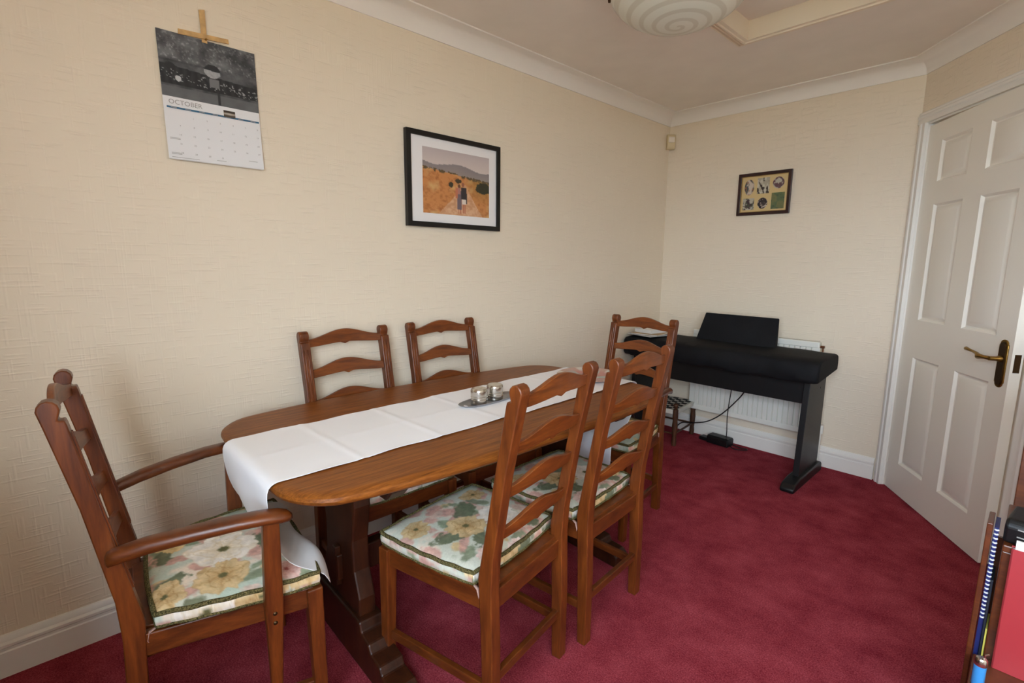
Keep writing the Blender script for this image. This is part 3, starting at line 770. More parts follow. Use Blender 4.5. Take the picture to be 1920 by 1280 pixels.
def make_cushion(label, variant, loc, rz, group, rw, fw, y0, y1):
    t = thing('seat_cushion', label, 'cushion', loc, rz, group)
    n = 130
    a, c = np.meshgrid(np.linspace(-1, 1, n), np.linspace(-1, 1, n))
    def mp(a, c):
        k = .10; aa = a * np.sqrt(1 - k * c * c * np.abs(a)); cc = c * np.sqrt(1 - k * a * a * np.abs(c))
        s = (cc + 1) / 2; y = y0 + (y1 - y0) * s; w = rw + (fw - rw) * s
        return aa * w, y
    X, Y = mp(a, c)
    edge = 1 - np.maximum(np.abs(a), np.abs(c)); dome = 1 - np.exp(-edge / .10)
    Z = .037 + .012 * dome + .003 * (fbm(X, Y, 5 + variant, 14, 2) - .5) * dome
    rgb = floral(X, Y, variant)
    V = np.stack([X, Y, Z], -1).reshape(-1, 3).tolist(); RGB = rgb.reshape(-1, 3).tolist()
    F = [(j * n + i, j * n + i + 1, (j + 1) * n + i + 1, (j + 1) * n + i) for j in range(n - 1) for i in range(n - 1)]
    per = [(i, 0) for i in range(n)] + [(n - 1, j) for j in range(1, n)] + [(i, n - 1) for i in range(n - 2, -1, -1)] + [(0, j) for j in range(n - 2, 0, -1)]
    idx = [j * n + i for i, j in per]; m = len(idx)
    cxm, cym = 0, (y0 + y1) / 2; prev = idx
    for q, (f, z) in enumerate(((1.016, .030), (1.020, .020), (1.014, .010), (.99, .003))):
        cur = list(range(len(V), len(V) + m))
        for i, j in per: V.append([float(cxm + (X[j, i] - cxm) * f), float(cym + (Y[j, i] - cym) * f), z])
        ku = np.arange(m) * .0029
        RGB += floral(np.abs((ku * 1.05 + .1) % .8 - .4) - .2, .10 + 1.6 * z + .12 * np.sin(ku * 4), variant).tolist()
        for k in range(m): F.append((prev[k], cur[k], cur[(k + 1) % m], prev[(k + 1) % m]))
        prev = cur
    F.append(tuple(prev))
    me = bpy.data.meshes.new('cover'); me.from_pydata(V, [], F); me.materials.append(M['fabric']); paint(me, RGB)
    me.polygons.foreach_set('use_smooth', [True] * len(me.polygons))
    o = bpy.data.objects.new('cover', me); C.objects.link(o); o.parent = t
    step = per[::3]
    for nm, f, z, r_ in (('piping', 1.010, .0375, .0058), ('piping', .998, .005, .0050)):
        pth = [(X[j, i] * f, cym + (Y[j, i] - cym) * f, z + .0012 * math.sin(k * .7)) for k, (i, j) in enumerate(step)]
        MB().tube(pth, r_, 7, closed=True).build(nm, 'piping', t, smooth=180)
    for sx in (-1, 1):
        b = MB(); x = sx * (rw - .012)
        pth = [(x, y0 + .012, .004), (x + sx * .004, y0 - .006, -.002), (x + sx * .002, y0 - .010, -.022), (x - sx * .004, y0 - .006, -.034)]
        vs = [(p[0] + d, p[1], p[2]) for p in pth for d in (-.005, .005)]
        b.add(vs, [(2 * i, 2 * i + 1, 2 * i + 3, 2 * i + 2) for i in range(len(pth) - 1)])
        tie = b.build('tie', 'pink_tape', t, smooth=60); sd = tie.modifiers.new('thick', 'SOLIDIFY'); sd.thickness = .0012
    return t
CU = 'floral seat cushions'
SZ = .4240
cl = ['floral cushion on the side chair nearest the camera, gold poppy in its middle', 'floral cushion on the second side chair from the camera',
      'floral cushion on the wall side chair left of the landscape picture', 'floral cushion on the wall side chair under the landscape picture']
cu0 = make_cushion(cl[0], 0, (*SIDE[0][0], SZ), math.radians(SIDE[0][1]), CU, .196, .216, .062, .428)
for (p, a, _), l in zip(SIDE[1:], cl[1:]): dup(cu0, (*p, SZ), math.radians(a), l)
ca0 = make_cushion('floral cushion with a large white poppy on the near left armchair', 1, (*ARM[0][0], SZ), math.radians(ARM[0][1]), CU, .195, .262, .062, .425)
dup(ca0, (*ARM[1][0], SZ), PI, 'floral cushion on the armchair at the far end of the table')

# ------------------------------------------------------------------ radiator
rad = thing('radiator', 'white fluted panel radiator on the back wall behind the piano', 'radiator', (0, 0, 0))
RX0, RX1, RZ0, RZ1 = .330, 1.146, .205, .797
b = MB(); nfl = 24; pts = []
pitch = (RX1 - RX0 - .05) / nfl
pts.append((RX0, -.085)); pts.append((RX0 + .025, -.085))
for k in range(nfl):
    x = RX0 + .025 + k * pitch
    pts += [(x + pitch * .30, -.085), (x + pitch * .38, -.073), (x + pitch * .46, -.073), (x + pitch * .54, -.085)]
pts += [(RX1 - .002, -.085)]
zf0, zf1 = RZ0 + .045, RZ1 - .045
vs = [(x, y, zf0) for x, y in pts] + [(x, y, zf1) for x, y in pts] + [(x, -.085, zf0 - .008) for x, y in pts] + [(x, -.085, zf1 + .008) for x, y in pts]
n = len(pts); fs = []
for i in range(n - 1):
    fs += [(i, i + 1, n + i + 1, n + i), (2 * n + i, 2 * n + i + 1, i + 1, i), (n + i, n + i + 1, 3 * n + i + 1, 3 * n + i)]
b.add(vs, fs); b.build('fluted_panel', 'radiator', rad, smooth=20)
b = MB(); b.box(RX0, RX1 - .002, -.086, -.050, RZ0, RZ0 + .038); b.box(RX0, RX1 - .002, -.086, -.050, RZ1 - .038, RZ1); b.box(RX0, RX1 - .002, -.068, -.050, RZ0, RZ1)
b.build('body', 'radiator', rad, smooth=0, bevel=.006, merge=False)
for x in (RX0 + .1, RX1 - .1):
    MB().box(x - .015, x + .015, -.055, -.002, RZ0 + .1, RZ1 - .1).build('bracket', 'radiator', rad, smooth=0)
b = MB(); b.tube([(RX1 - .004, -.06, RZ1 - .03), (RX1 + .02, -.06, RZ1 - .03)], .008, 10); b.tube([(RX1 + .012, -.06, RZ1 - .03), (RX1 + .012, -.06, RZ1 - .06)], .005, 8)
b.build('bleed_valve', 'copper', rad, merge=False)
b = MB(); b.tube([(RX1 - .004, -.06, RZ0 + .03), (RX1 + .05, -.06, RZ0 + .03)], .012, 10); b.tube([(RX1 + .045, -.06, RZ0 + .02), (RX1 + .045, -.06, RZ0 + .075)], .016, 12)
b.build('valve', 'radiator', rad, merge=False)
b = MB(); b.tube([(RX1 + .045, -.06, RZ0 + .02), (RX1 + .045, -.06, 0)], .0075, 10); b.build('pipe', 'radiator', rad)

# ------------------------------------------------------------------ digital piano under its cover
pn = thing('digital_piano', 'digital piano under a black cloth cover with stand against the back wall', 'piano', (0, 0, 0))
def cover():
    prof = [(-.505, .618), (-.520, .640), (-.522, .690), (-.512, .728), (-.492, .746), (-.42, .752), (-.33, .755), (-.24, .757), (-.17, .755), (-.145, .742), (-.135, .70), (-.140, .655)]
    N = 60; x0, x1 = .018, 1.268; vs = []; m = len(prof)
    cy, cz = -.33, .69
    for i in range(N + 1):
        s = i / N; x = x0 + (x1 - x0) * s
        e = min(s, 1 - s) * (x1 - x0); k = 1 - .06 * max(0, 1 - e / .03) ** 2
        for j, (y, z) in enumerate(prof):
            w = .0035 * math.sin(x * 13 + j) + .0025 * math.sin(x * 29 + j * 1.7)
            zz = cz + (z - cz) * k + (w * .6 if 1 < j < 10 else 0); yy = cy + (y - cy) * k + (w if j < 5 else 0)
            if j == 0: zz += .004 * math.sin(x * 21)
            if x > 1.15 and j <= 1: zz += .0
            vs.append((x, yy, zz))
    fs = [(i * m + j, i * m + j + 1, (i + 1) * m + j + 1, (i + 1) * m + j) for i in range(N) for j in range(m - 1)]
    fs += [(i * m, (i + 1) * m, (i + 1) * m + m - 1, i * m + m - 1) for i in range(N)]
    fs += [tuple(range(m)), tuple(N * m + j for j in range(m))]
    MB().add(vs, fs).build('keyboard_cover', 'black_cloth', pn, smooth=50, bevel=.008, bseg=2)
cover()
b = MB()
q = [(.435, -.262, .745), (.950, -.262, .745), (.945, -.222, .936), (.478, -.222, .938)]
q2 = [(.435, -.215, .745), (.950, -.215, .745), (.945, -.208, .932), (.478, -.208, .934)]
b.add(q + q2, [(0, 1, 2, 3), (4, 7, 6, 5), (0, 4, 5, 1), (1, 5, 6, 2), (2, 6, 7, 3), (3, 7, 4, 0)])
b.build('music_stand_cover', 'black_cloth', pn, smooth=0, bevel=.004)
MB().box(.075, 1.172, -.375, -.355, .470, .640).build('back_panel', 'black_board', pn, smooth=0, bevel=.002)
MB().box(.050, 1.225, -.47, -.16, .612, .640).build('keyboard_bed', 'black_board', pn, smooth=0, bevel=.004)
for x0, x1 in ((.045, .075), (1.172, 1.204)):
    lp = [(-.455, .055), (-.405, .612), (-.105, .612), (-.115, .055)]
    b = MB(); b.prism(lp, lambda p, t: (t, p[0], p[1]), x0, x1); lg = b.build('side_leg', 'black_board', pn, smooth=0, bevel=.002)
    sx = 1 if x0 > .5 else -1; xo = x1 if sx > 0 else x0
    b = MB(); b.lathe([(0, .0015), (.006, .0015), (.007, 0), (0, 0)], seg=12); b.v = [(xo + sx * v[2], -.20 + v[0], .545 + v[1]) for v in b.v]
    b.build('screw', 'black_plastic', lg)
    xc = (x0 + x1) / 2
    fp = [(-.585, 0), (-.588, .022), (-.560, .046), (-.47, .060), (-.10, .060), (-.085, .050), (-.080, 0)]
    b = MB(); b.prism(fp, lambda p, t: (t, p[0], p[1]), xc - .037, xc + .037); b.build('foot', 'black_board', pn, smooth=25, bevel=.008, bseg=3)

# books on the piano
def booklet(name, label, cx, cy, z0, w, d, h, rz, cover_m, edge_m='paper'):
    t = thing(name, label, 'book', (cx, cy, z0), math.radians(rz), 'sheet music on the piano')
    MB().box(-w / 2, w / 2, -d / 2, d / 2, 0, .0012).build('back_cover', cover_m, t, smooth=0)
    MB().box(-w / 2 + .002, w / 2 - .002, -d / 2 + .001, d / 2 - .002, .0012, h - .0012).build('pages', edge_m, t, smooth=0)
    MB().box(-w / 2, w / 2, -d / 2, d / 2, h - .0012, h).build('front_cover', cover_m, t, smooth=0)
booklet('music_book', 'large grey music book lowest in the stack on the piano', .150, -.335, .7615, .22, .29, .006, -12, 'paper_grey')
booklet('music_book', 'tan music book in the middle of the stack on the piano', .140, -.330, .7677, .20, .27, .007, 6, 'paper_tan')
booklet('music_book', 'thick white book on top of the stack on the piano', .128, -.310, .7750, .15, .21, .024, -8, 'paper')

# ------------------------------------------------------------------ stool, power block and cables
st = thing('footstool', 'small wooden stool with black and white woven seat beside the piano', 'stool', (.205, -.235, 0), math.radians(6))
sw, sd_, sh = .165, .165, .262
for sx in (-1, 1):
    for sy in (-1, 1):
        b = MB(); b.lathe([(0, 0), (.015, 0), (.017, .03), (.014, .06), (.018, .10), (.020, .14), (.016, .18), (.019, .20), (.018, sh - .002), (.010, sh + .004), (.011, sh + (.014 if sy < 0 else .05)), (.016, sh + (.022 if sy < 0 else .066)), (.018, sh + (.030 if sy < 0 else .082)), (.014, sh + (.038 if sy < 0 else .096)), (.004, sh + (.043 if sy < 0 else .103)), (0, sh + (.043 if sy < 0 else .103))], (sx * sw, sy * sd_, 0), 14)
        b.build('leg', 'stool_wood', st, smooth=45)
for s in (-1, 1):
    for z, r_ in ((.085, .007), (.245, .010)):
        MB().tube([(-sw, s * sd_, z), (sw, s * sd_, z)], r_, 8).build('rail', 'stool_wood', st)
        MB().tube([(s * sw, -sd_, z), (s * sw, sd_, z)], r_, 8).build('rail', 'stool_wood', st)
n = 9; cw = 2 * (sw - .004) / n
b = MB()
for i in range(n):
    for j in range(n):
        x0 = -sw + .004 + i * cw; y0 = -sd_ + .004 + j * cw; k = (i + j) % 2
        b.box(x0 + .0008, x0 + cw - .0008, y0 + .0008, y0 + cw - .0008, sh - .016, sh - .004 + (.002 if k else 0), k)
b.build('woven_seat', ['strap_white', 'strap_black'], st, smooth=0, merge=False)
for s in (-1, 1):
    b = MB(); b.box(-sw + .016, sw - .016, s * sd_ - .0125, s * sd_ + .0125, .226, sh - .004); b.build('side_strap', 'strap_white', st, smooth=0, bevel=.004)
    b = MB(); b.box(s * sw - .0125, s * sw + .0125, -sd_ + .016, sd_ - .016, .226, sh - .004); b.build('side_strap', 'strap_white', st, smooth=0, bevel=.004)

ad = thing('power_adaptor', 'black power block on the carpet below the radiator', 'power adaptor', (.590, -.105, 0), math.radians(-4))
b = MB(); b.prism([(-.055, 0), (.055, 0), (.055, .048), (.040, .058), (-.040, .058), (-.055, .048)], lambda p, t: (t, p[0] * .8, p[1]), -.078, .078)
b.build('casing', 'black_plastic', ad, smooth=0, bevel=.005)
MB().box(-.145, -.078, -.03, .03, 0, .026).build('plug', 'black_plastic', ad, smooth=0, bevel=.006)
pts = [(.078, -.01, .012), (.115, -.03, .006), (.155, -.02, .006), (.185, .012, .006), (.178, .032, .006), (.14, .025, .006), (.08, .018, .012)]
def smooth_path(p, n=8):
    P = [Vector(q) for q in p]; out = []
    for i in range(len(P) - 1):
        a, b_, c, d = P[max(i - 1, 0)], P[i], P[i + 1], P[min(i + 2, len(P) - 1)]
        for k in range(n):
            t = k / n; out.append(.5 * ((2 * b_) + (c - a) * t + (2 * a - 5 * b_ + 4 * c - d) * t * t + (3 * b_ - a - 3 * c + d) * t ** 3))
    return out + [P[-1]]
MB().tube(smooth_path(pts), .0035, 6).build('cord', 'cable', ad, smooth=180)
o = MB().tube(smooth_path([(.688, -.23, .615), (.686, -.21, .45), (.676, -.205, .34), (.664, -.19, .24), (.648, -.14, .12), (.635, -.11, .062)]), .0032, 6).build('thin_cable', 'cable', smooth=180)
tag(o, 'thin black cable hanging from the piano down to the power block', 'cable')
o = MB().tube(smooth_path([(.815, -.23, .615), (.775, -.205, .45), (.70, -.19, .335), (.61, -.185, .232), (.52, -.18, .165), (.42, -.17, .128), (.32, -.14, .10), (.24, -.06, .04), (.20, -.04, .0045)]), .0042, 7).build('thick_cable', 'cable', smooth=180)
tag(o, 'thicker black cable curving from the piano towards the stool', 'cable')

# ------------------------------------------------------------------ unseen low cupboard added behind the camera to shade the lower left
sb = thing('light_blocker', 'unseen low oak cupboard with two doors, added behind the camera to block light', 'light_blocker', (.95, -3.895, 0))
MB().box(-.44, .44, -.15, .14, .75, .775).build('top', 'table_base', sb, smooth=0, bevel=.005)
MB().box(-.42, .42, -.145, .12, .09, .75).build('body', 'table_base', sb, smooth=0, bevel=.004)
for sx in (-1, 1):
    dr = MB().box(sx * .21 - .195, sx * .21 + .195, .12, .134, .12, .72).build('cabinet_door', 'table_base', sb, smooth=0, bevel=.005)
    MB().tube([(sx * .05, .134, .42), (sx * .05, .15, .42)], .011, 12).build('knob', 'brass_dark', dr)
    for sy in (-.12, .10): MB().box(sx * .38 - .02, sx * .38 + .02, sy - .02, sy + .02, 0, .09).build('foot', 'table_base', sb, smooth=0)

# ------------------------------------------------------------------ wall things
# palm cross
pc = thing('palm_cross', 'small dried palm leaf cross pinned to the wall above the calendar', 'cross', (0, -3.037, 2.0))
b = MB(); b.add([(.004, -.0075, -.02), (.004, .0085, -.02), (.006, .0075, .088), (.006, -.010, .083), (.007, -.0075, -.02), (.007, .0085, -.02), (.009, .0075, .088), (.009, -.010, .083)],
                [(0, 1, 2, 3), (4, 7, 6, 5), (0, 4, 5, 1), (1, 5, 6, 2), (2, 6, 7, 3), (3, 7, 4, 0)]); b.build('upright', 'palm', pc, smooth=0)
b = MB(); b.add([(.008, -.076, -.010), (.008, .074, .000), (.008, .073, .014), (.008, -.075, .006), (.011, -.076, -.010), (.011, .074, .000), (.011, .073, .014), (.011, -.075, .006)],
                [(0, 1, 2, 3), (4, 7, 6, 5), (0, 4, 5, 1), (1, 5, 6, 2), (2, 6, 7, 3), (3, 7, 4, 0)]); b.build('crossbar', 'palm', pc, smooth=0)
MB().tube([(.011, .004, -.006), (.016, .004, -.006)], .0035, 10).build('pin', 'brass', pc)

# calendar
cal = thing('wall_calendar', 'wall calendar open at October with a black and white band photograph', 'calendar', (0, 0, 0))
CY0, CY1 = -3.172, -2.879
def cal_x(v):   # v 0 top .. 1 bottom of the whole calendar
    return .007 + .004 * v + .018 * np.maximum(0, v - .55) ** 2
def cal_pos(v0, v1, lift=0.0):
    def f(u, v):
        w = v0 + (v1 - v0) * v
        z = 1.992 - .398 * w - .001 * u; y = CY0 + (CY1 - CY0) * u + .004 * (w - .5)
        return cal_x(w) + lift + .010 * np.maximum(0, w - .5) * u, y, z + 0 * u
    return f
def band_photo(u, v):
    n = fbm(u, v * .7, 3, 9, 5); f = fbm(u * 1.5, v, 19, 34, 3)
    g = 70 + 62 * (n - .35) * 1.6 - 26 * np.abs(u - .35) + 10 * (v < .4)
    g = np.where(v < .42, g + 210 * np.clip(f - .57, 0, 1), g)
    g = np.where((v < .46) & (v > .42) & (u < .6), g - 14, g)
    fig = (v > .50 + .10 * u) & (v < .80)
    colm = .5 + .5 * np.sin(u * 75 + 6 * value_noise(u, v, 8, 7)); g = np.where(fig, 34 + 26 * n * colm, g)
    sp = value_noise(u, v, 51, 62); g = np.where((v > .56 + .08 * u) & (v < .72 + .1 * u) & (sp > .78), 120 + 60 * f, g)
    d = ((u - .52) / .085) ** 2 + ((v - .47) / .11) ** 2; g = np.where(d < 1, np.where(v > .46 + .1 * (u - .5), 176 - 40 * f, 44), g)
    d = (np.abs(u - .53) < .05) & (np.abs(v - .66) < .07); g = np.where(d, 112, g)
    d = ((u - .17) / .03) ** 2 + ((v - .70) / .045) ** 2; g = np.where(d < 1, 184, g)
    d = ((u - .10) / .05) ** 2 + ((v - .52) / .05) ** 2; g = np.where(d < 1, 40, g)
    g = np.where(v > .84, 76 + 22 * n + 8 * v, g); g = np.where((np.abs(u - .57) < .012) & (v > .80), 46, g)
    return np.stack([g, g + 1, g + 3], -1)
ph = sheet('photo_page', 110, 90, cal_pos(0, .505), band_photo, 'print', cal)
def page(u, v):
    g = np.ones(u.shape + (3,)) * np.array((226, 225, 226.))
    return g
pg = sheet('date_page', 24, 24, cal_pos(.505, 1.0), page, 'print', cal)
b = MB(); N = 16
for lift0, dv in ((-.004, .004), (-.0025, .002)):
    vs = []
    for j in range(N + 1):
        w = j / N; wv = min(1.0 + dv, w * (1 + dv))
        for u in (.004, .996):
            vs.append((float(cal_x(w)) + lift0 + .008 * max(0, w - .5) * u, CY0 + (CY1 - CY0) * u + .004 * (w - .5), 1.992 - .398 * wv - .001 * u))
    b.add(vs, [(2 * j, 2 * j + 1, 2 * j + 3, 2 * j + 2) for j in range(N)])
b.build('under_pages', 'paper', cal, smooth=0, merge=False)
def on_page(u, w):   # a point just above the calendar's surface
    p = cal_pos(0, 1, .0012)(np.array([float(u)]), np.array([float(w)])); return tuple(float(q[0]) for q in p)
def strip(bm_, u0, u1, w0, w1):
    bm_.add([on_page(u0, w1), on_page(u1, w1), on_page(u1, w0), on_page(u0, w0)], [(0, 1, 2, 3)])
b = MB(); [strip(b, .03 + k * .137, .03 + (k + 1) * .137, .582, .597) for k in range(7)]
b.build('weekday_strip', 'ink_blue', cal, smooth=0)
b = MB()
for k in range(7):
    p = [on_page(.07 + k * .137, .593), on_page(.125 + k * .137, .593), on_page(.125 + k * .137, .587), on_page(.07 + k * .137, .587)]
    b.add([(q[0] + .0005, q[1], q[2]) for q in p], [(0, 1, 2, 3)])
b.build('weekday_names', 'ink_grey', cal, smooth=0)
text_mesh('month_title', 'OCTOBER', .021, 'ink_grey', on_page(.05, .562), (.0, 1, 0), (0, 0, 1), cal)
def cell(k): return (.03 + .137 * (k % 7) + .118, .662 + .073 * (k // 7))
for d in range(1, 32):
    u, w = cell(d); text_mesh('date_number', str(d), .0075, 'ink_grey', on_page(u, w), (0, 1, 0), (0, 0, 1), cal, 'RIGHT')
b = MB()
for u0, w0, n_ in ((.03, .83, 2), (.03, .95, 2), (.83, .94, 1), (.48, .97, 1)):
    for k in range(n_): strip(b, u0, u0 + .10, w0 + .009 * k, w0 + .009 * k + .0035)
strip(b, .03, .30, .985, .988)
b.build('small_print', 'ink_grey', cal, smooth=0, merge=False)
def thumb(u, v): g = np.where(v < .35, 50, np.where(v < .6, 170 - 60 * np.abs(u - .5), 110 - 50 * v)); return np.stack([g + 10, g, g - 12], -1)
def thumb_pos(u, v):
    p = cal_pos(0, 1, .0018)(.60 + .125 * u, .535 + .055 * v); return p
sheet('inset_photo', 12, 8, thumb_pos, thumb, 'print', cal)

# big framed landscape picture
def frame(b, o, i, d0, d1, lip, put):
    """o, i = (u0,u1,z0,z1) outer and inner; put(u,z,depth)"""
    O = [(o[0], o[2]), (o[1], o[2]), (o[1], o[3]), (o[0], o[3])]; I = [(i[0], i[2]), (i[1], i[2]), (i[1], i[3]), (i[0], i[3])]
    vs = [put(*p, d0) for p in O] + [put(*p, d1) for p in O] + [put(*p, d1) for p in I] + [put(*p, lip) for p in I]
    fs = []
    for r_ in range(3):
        for k in range(4): fs.append((4 * r_ + k, 4 * r_ + (k + 1) % 4, 4 * r_ + 4 + (k + 1) % 4, 4 * r_ + 4 + k))
    fs.append((0, 3, 2, 1)); b.add(vs, fs)
pic = thing('framed_picture', 'black framed landscape photograph of two walkers on a country track', 'picture', (0, 0, 0))
L_ = lambda u, z, d: (d, u, z)
b = MB(); frame(b, (-2.2735, -1.7105, 1.4255, 1.852), (-2.249, -1.734, 1.4485, 1.829), .003, .026, .018, L_); b.build('frame', 'black_frame', pic, smooth=0, bevel=.0015)
MB().box(.010, .0145, -2.252, -1.731, 1.4455, 1.832).build('mount', 'mat_white', pic, smooth=0)
def walkers(u, v):
    n = fbm(u, v, 5, 7, 5); f = fbm(u, v, 41, 24, 4)
    sky = mixc(np.ones(u.shape + (3,)) * np.array((186, 172, 170.)), (206, 190, 182), v * 4)
    rgb = sky
    hill = .19 + .05 * u + .03 * np.sin(u * 9) + .02 * n
    rgb = np.where((v > hill)[..., None], mixc(np.ones(u.shape + (3,)) * np.array((132, 124, 126.)), (150, 136, 130), (v - hill) * 5 + n * .4), rgb)
    fld = .30 + .12 * u
    F_ = mixc(np.ones(u.shape + (3,)) * np.array((198, 132, 76.)), (160, 96, 52), (f - .45) * 2.5); F_ = mixc(F_, (208, 164, 108), (n - .48) * 4)
    F_ = mixc(F_, (138, 112, 50), np.clip((u - .62) * 4, 0, 1) * np.clip(.8 - v, 0, 1) * 2)
    rgb = np.where((v > fld)[..., None], F_, rgb)
    rgb = np.where(((v > fld - .02) & (v < fld + .03) & (f > .5))[..., None], np.array((96, 78, 52.)), rgb)
    c = .615 - .05 * (v - .5); w = .012 + .70 * np.maximum(0, v - .5) ** 1.1
    road = (v > .5) & (np.abs(u - c + .08 * np.maximum(0, v - .5)) < w)
    rgb = np.where(road[..., None], mixc(np.ones(u.shape + (3,)) * np.array((214, 168, 132.)), (196, 144, 104), (f - .35) * 3), rgb)
    rgb = np.where(((((u - .90) / .12) ** 2 + ((v - .52) / .09) ** 2) < 1 + .6 * (f - .5))[..., None], np.array((52, 52, 36.)), rgb)
    rgb = np.where(((((u - .40) / .035) ** 2 + ((v - .52) / .045) ** 2) < 1)[..., None], np.array((60, 54, 38.)), rgb)
    rgb = np.where(((((u - .51) / .05) ** 2 + ((v - .45) / .035) ** 2) < 1)[..., None], np.array((70, 58, 40.)), rgb)
    def ell(cx, cy, rx, ry, c): 
        nonlocal rgb
        rgb = np.where(((((u - cx) / rx) ** 2 + ((v - cy) / ry) ** 2) < 1)[..., None], np.array(c, float), rgb)
    def box(u0, u1, v0, v1, c):
        nonlocal rgb
        rgb = np.where(((u > u0) & (u < u1) & (v > v0) & (v < v1))[..., None], np.array(c, float), rgb)
    box(.49, .555, .60, .90, (112, 98, 104)); box(.47, .50, .56, .72, (190, 112, 84)); ell(.522, .53, .022, .032, (110, 72, 52)); box(.502, .545, .56, .66, (170, 120, 110))
    box(.505, .52, .90, .97, (178, 104, 76)); box(.535, .55, .90, .97, (178, 104, 76))
    box(.552, .635, .55, .74, (48, 44, 48)); ell(.582, .50, .022, .034, (150, 92, 66)); box(.565, .625, .74, .82, (222, 206, 192)); box(.575, .592, .82, .96, (176, 104, 76)); box(.60, .616, .82, .96, (176, 104, 76)); box(.625, .645, .64, .80, (54, 46, 46))
    return rgb
sheet('photograph', 120, 90, lambda u, v: (.0150 + 0 * u, -2.184 + .404 * u, 1.787 - .297 * v), walkers, 'framed_print', pic)

# small multi photo frame on the back wall
sp = thing('photo_frame', 'small dark wooden frame holding six little photographs on the back wall', 'picture frame', (0, 0, 0))
B_ = lambda u, z, d: (u, -d, z)
X0, X1, Z0, Z1 = .545, .876, 1.588, 1.859
b = MB(); frame(b, (X0, X1, Z0, Z1), (X0 + .020, X1 - .020, Z0 + .020, Z1 - .020), .002, .020, .012, B_); b.build('frame', 'mahogany', sp, smooth=0, bevel=.002)
b = MB(); frame(b, (X0 + .0195, X1 - .0195, Z0 + .0195, Z1 - .0195), (X0 + .024, X1 - .024, Z0 + .024, Z1 - .024), .006, .0135, .008, B_); b.build('gilt_slip', 'gold', sp, smooth=0)
MB().box(X0 + .018, X1 - .018, -.009, -.005, Z0 + .018, Z1 - .018).build('mount', 'mat_cream', sp, smooth=0)
def small_photo(seed, pal):
    def f(u, v):
        n = fbm(u, v, seed, 3, 3); k = fbm(u, v, seed + 9, 6, 3); c = np.ones(u.shape + (3,)) * np.array(pal[0], float)
        c = mixc(c, pal[1], (n - .45) * 8); c = mixc(c, pal[2], (k - .56) * 10 + (v - .7) * 1.2)
        return c
    return f
W_, H_ = X1 - X0, Z1 - Z0
spec = [('oval', .216, .33, .095, .185, 5, ((196, 182, 166), (72, 78, 76), (150, 100, 76))), ('rect', .482, .315, .115, .185, 9, ((196, 190, 172), (170, 160, 140), (52, 40, 34))),
        ('oval', .762, .278, .105, .135, 14, ((96, 66, 72), (180, 174, 158), (190, 180, 162))), ('rect', .219, .728, .109, .138, 22, ((178, 172, 156), (64, 66, 54), (60, 40, 48))),
        ('oval', .490, .727, .095, .130, 33, ((60, 48, 50), (44, 36, 40), (196, 180, 166))), ('rect', .772, .69, .120, .188, 44, ((110, 112, 72), (88, 104, 70), (64, 84, 66)))]
for kind, uc, vc, hu, hv, seed, pal in spec:
    def pos(u, v, uc=uc, vc=vc, hu=hu, hv=hv, kind=kind):
        a = 2 * u - 1; c = 2 * v - 1
        if kind == 'oval': a, c = a * np.sqrt(1 - c * c / 2), c * np.sqrt(1 - a * a / 2)
        return X0 + W_ * (uc + hu * a), -.0096 + 0 * u, Z1 - H_ * (vc + hv * c)
    sheet('photograph', 26, 26, pos, small_photo(seed, pal), 'framed_print', sp)

# corner motion sensor
pr = thing('motion_sensor', 'small cream alarm sensor in the corner under the coving', 'sensor', (.034, -.034, 2.095), math.radians(45))
# local -y faces the room
b = MB(); b.prism([(0, 0), (.012, -.006), (.032, -.012), (.06, -.014), (.078, -.016), (.098, -.012), (.104, 0), (.104, .022), (0, .022)], lambda p, t: (t, p[1], p[0]), -.030, .030)
b.build('housing', 'pir', pr, smooth=30, bevel=.004)
b = MB(); b.prism([(.044, -.012), (.05, -.0205), (.08, -.0215), (.088, -.012)], lambda p, t: (t, p[1], p[0]), -.022, .022); b.build('lens', 'pir_lens', pr, smooth=30, bevel=.003)

# ceiling light
lt = thing('ceiling_light', 'round opal glass bowl ceiling light with a spiral pattern', 'light', (.998, -1.703, 2.13))
prof = [(.262 * math.sin(t), .164 * (1 - math.cos(t))) for t in [k / 24 * PI / 2 for k in range(25)]]
prof += [(.256, .166)] + [(.255 * math.sin(t), .006 + .159 * (1 - math.cos(t))) for t in [k / 24 * PI / 2 for k in range(24, -1, -1)]]
MB().lathe(prof, seg=64).build('glass_bowl', 'lamp_glass', lt, smooth=60)
MB().lathe([(0, .150), (.10, .150), (.11, .165), (.11, .2087), (0, .2087)], seg=32).build('ceiling_plate', 'white_paint', lt, smooth=40)
for k in range(3):
    a = math.radians(214 + 120 * k); x, y = .262 * math.cos(a), .262 * math.sin(a)
    b = MB(); b.lathe([(0, -.012), (.005, -.010), (.006, 0), (.004, .006), (0, .006)], (x * .97, y * .97, .118), 12); b.build('fixing_screw', 'brass_dark', lt, smooth=50)
    MB().tube([(x * .96, y * .96, .125), (x * .99, y * .99, .165), (x * .45, y * .45, .172)], .003, 6).build('bracket', 'brass', lt)

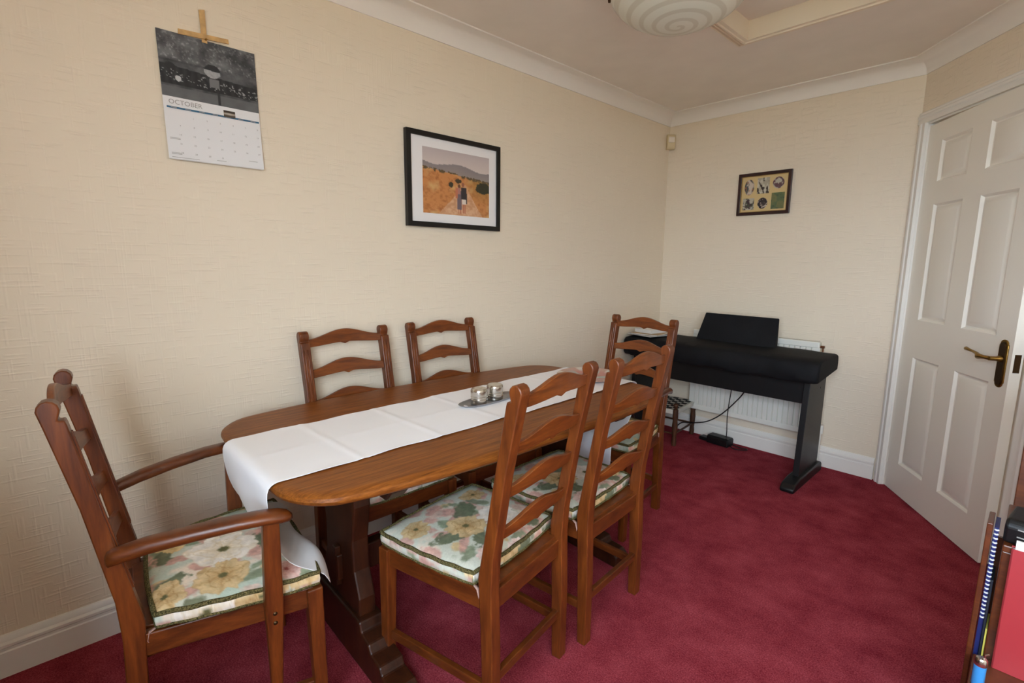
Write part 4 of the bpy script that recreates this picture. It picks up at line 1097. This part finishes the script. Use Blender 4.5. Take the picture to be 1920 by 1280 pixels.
# ------------------------------------------------------------------ pine cabinet and its clutter at the right edge
pcab = thing('pine_cabinet', 'orange pine cabinet with raised back at the right edge of the picture', 'cabinet', (0, 0, 0))
PCX1 = 2.55
MB().box(2.020, 2.031, -1.90, -1.815, 0, .648).build('side_panel', 'pine', pcab, smooth=0, bevel=.002)
MB().box(2.052, PCX1, -1.90, -1.882, 0, .588).build('front_panel', 'pine', pcab, smooth=0, bevel=.003)
MB().box(2.052, PCX1, -1.905, -1.60, .588, .606).build('top_board', 'pine', pcab, smooth=0, bevel=.003)
MB().box(2.060, PCX1, -1.60, -1.582, 0, 1.05).build('back_board', 'pine', pcab, smooth=0, bevel=.002)
MB().box(PCX1 - .018, PCX1, -1.882, -1.60, 0, .588).build('side_panel', 'pine', pcab, smooth=0, bevel=.002)
MB().box(2.032, 2.052, -1.895, -1.80, .0, .262).build('slot_base', 'pine', pcab, smooth=0)
MB().box(2.032, 2.062, -1.80, -1.79, 0, .58).build('slot_back', 'pine', pcab, smooth=0)
MB().box(2.034, PCX1, -2.055, -1.90, .280, .300).build('front_shelf', 'pine', pcab, smooth=0, bevel=.003)
MB().box(2.040, PCX1, -2.035, -1.90, 0, .280).build('plinth', 'pine', pcab, smooth=0, bevel=.002)
for x, z, r_ in ((2.135, .43, .014), (2.30, .22, .011), (2.24, .50, .012)):
    b = MB(); b.lathe([(0, .0006), (r_ * .6, .0006), (r_, .0002), (r_, 0), (0, 0)], seg=14); b.v = [(x + v[0] * .8, -1.9000 - v[2], z + v[1]) for v in b.v]; b.build('knot', 'knot', pcab, smooth=0)
# comb bound book
cb = thing('comb_bound_book', 'navy book with white comb binding in the slot of the pine cabinet', 'book', (2.0335, -1.885, .262))
MB().box(0, .0085, .003, .08, .0, .372).build('cover', 'blue_cover', cb, smooth=0)
for k in range(22):
    z = .132 + k * .0112
    b = MB(); b.tube([(.0042, .004 + .004 * math.cos(t), z + .004 * math.sin(t) * 0 + .0) if False else (.0048 + .0030 * math.sin(t), .003 + .0036 * math.cos(t), z) for t in [j / 6 * PI + PI / 2 for j in range(7)]], .0021, 6)
    b.build('comb_ring', 'paper', cb, smooth=60)
o = MB().box(2.0425, 2.0475, -1.889, -1.80, .262, .500).build('document_folder', 'navy_folder', smooth=0, bevel=.001)
tag(o, 'dark folder beside the comb bound book in the cabinet slot', 'folder')
o = MB().box(2.0482, 2.0515, -1.892, -1.81, .262, .372).build('card_sheet', 'yellow', smooth=0)
tag(o, 'yellow card at the bottom of the cabinet slot', 'card')
# black device on top
dv = thing('electronic_box', 'small black electronic box on top of the pine cabinet', 'electronics', (2.108, -1.845, .6062), math.radians(-8))
b = MB(); b.prism([(-.05, 0), (-.052, .045), (-.040, .060), (.05, .066), (.05, 0)], lambda p, t: (t, p[0], p[1]), -.052, .10); b.build('casing', 'black_plastic', dv, smooth=0, bevel=.007, bseg=3)
for z in (.022, .040):
    MB().box(-.028, .03, -.0535, -.0515, z, z + .0025).build('vent_slot', 'ink_grey', dv, smooth=0)
# red folder leaning on the front
rf = thing('red_folder', 'red document folder leaning against the front of the pine cabinet', 'folder', (2.068, -1.925, .3003), 0)
rf.rotation_euler = (math.radians(-3.5), 0, 0)
b = MB(); b.box(0, .24, -.006, -.004, 0, .305); b.box(0, .24, .004, .006, 0, .310); b.box(0, .003, -.006, .006, 0, .305); b.build('folder_cover', 'red_folder', rf, smooth=0, merge=False)
MB().box(.006, .236, -.0035, .0035, .002, .326).build('papers', 'paper', rf, smooth=0)
# blue canister
bc = thing('canister', 'slim blue canister with a silver cap on the cabinet front shelf', 'canister', (2.050, -2.025, .3002))
MB().lathe([(0, 0), (.0105, 0), (.0115, .003), (.0115, .052), (0, .052)], seg=20).build('can_body', 'blue_can', bc, smooth=40)
MB().lathe([(.0117, .052), (.0117, .066), (.009, .070), (.004, .071), (0, .071)], seg=20).build('cap', 'chrome', bc, smooth=40)
MB().tube([(.004, 0, .069), (.006, .001, .079), (.012, .002, .084)], .0018, 6).build('spout', 'chrome', bc)
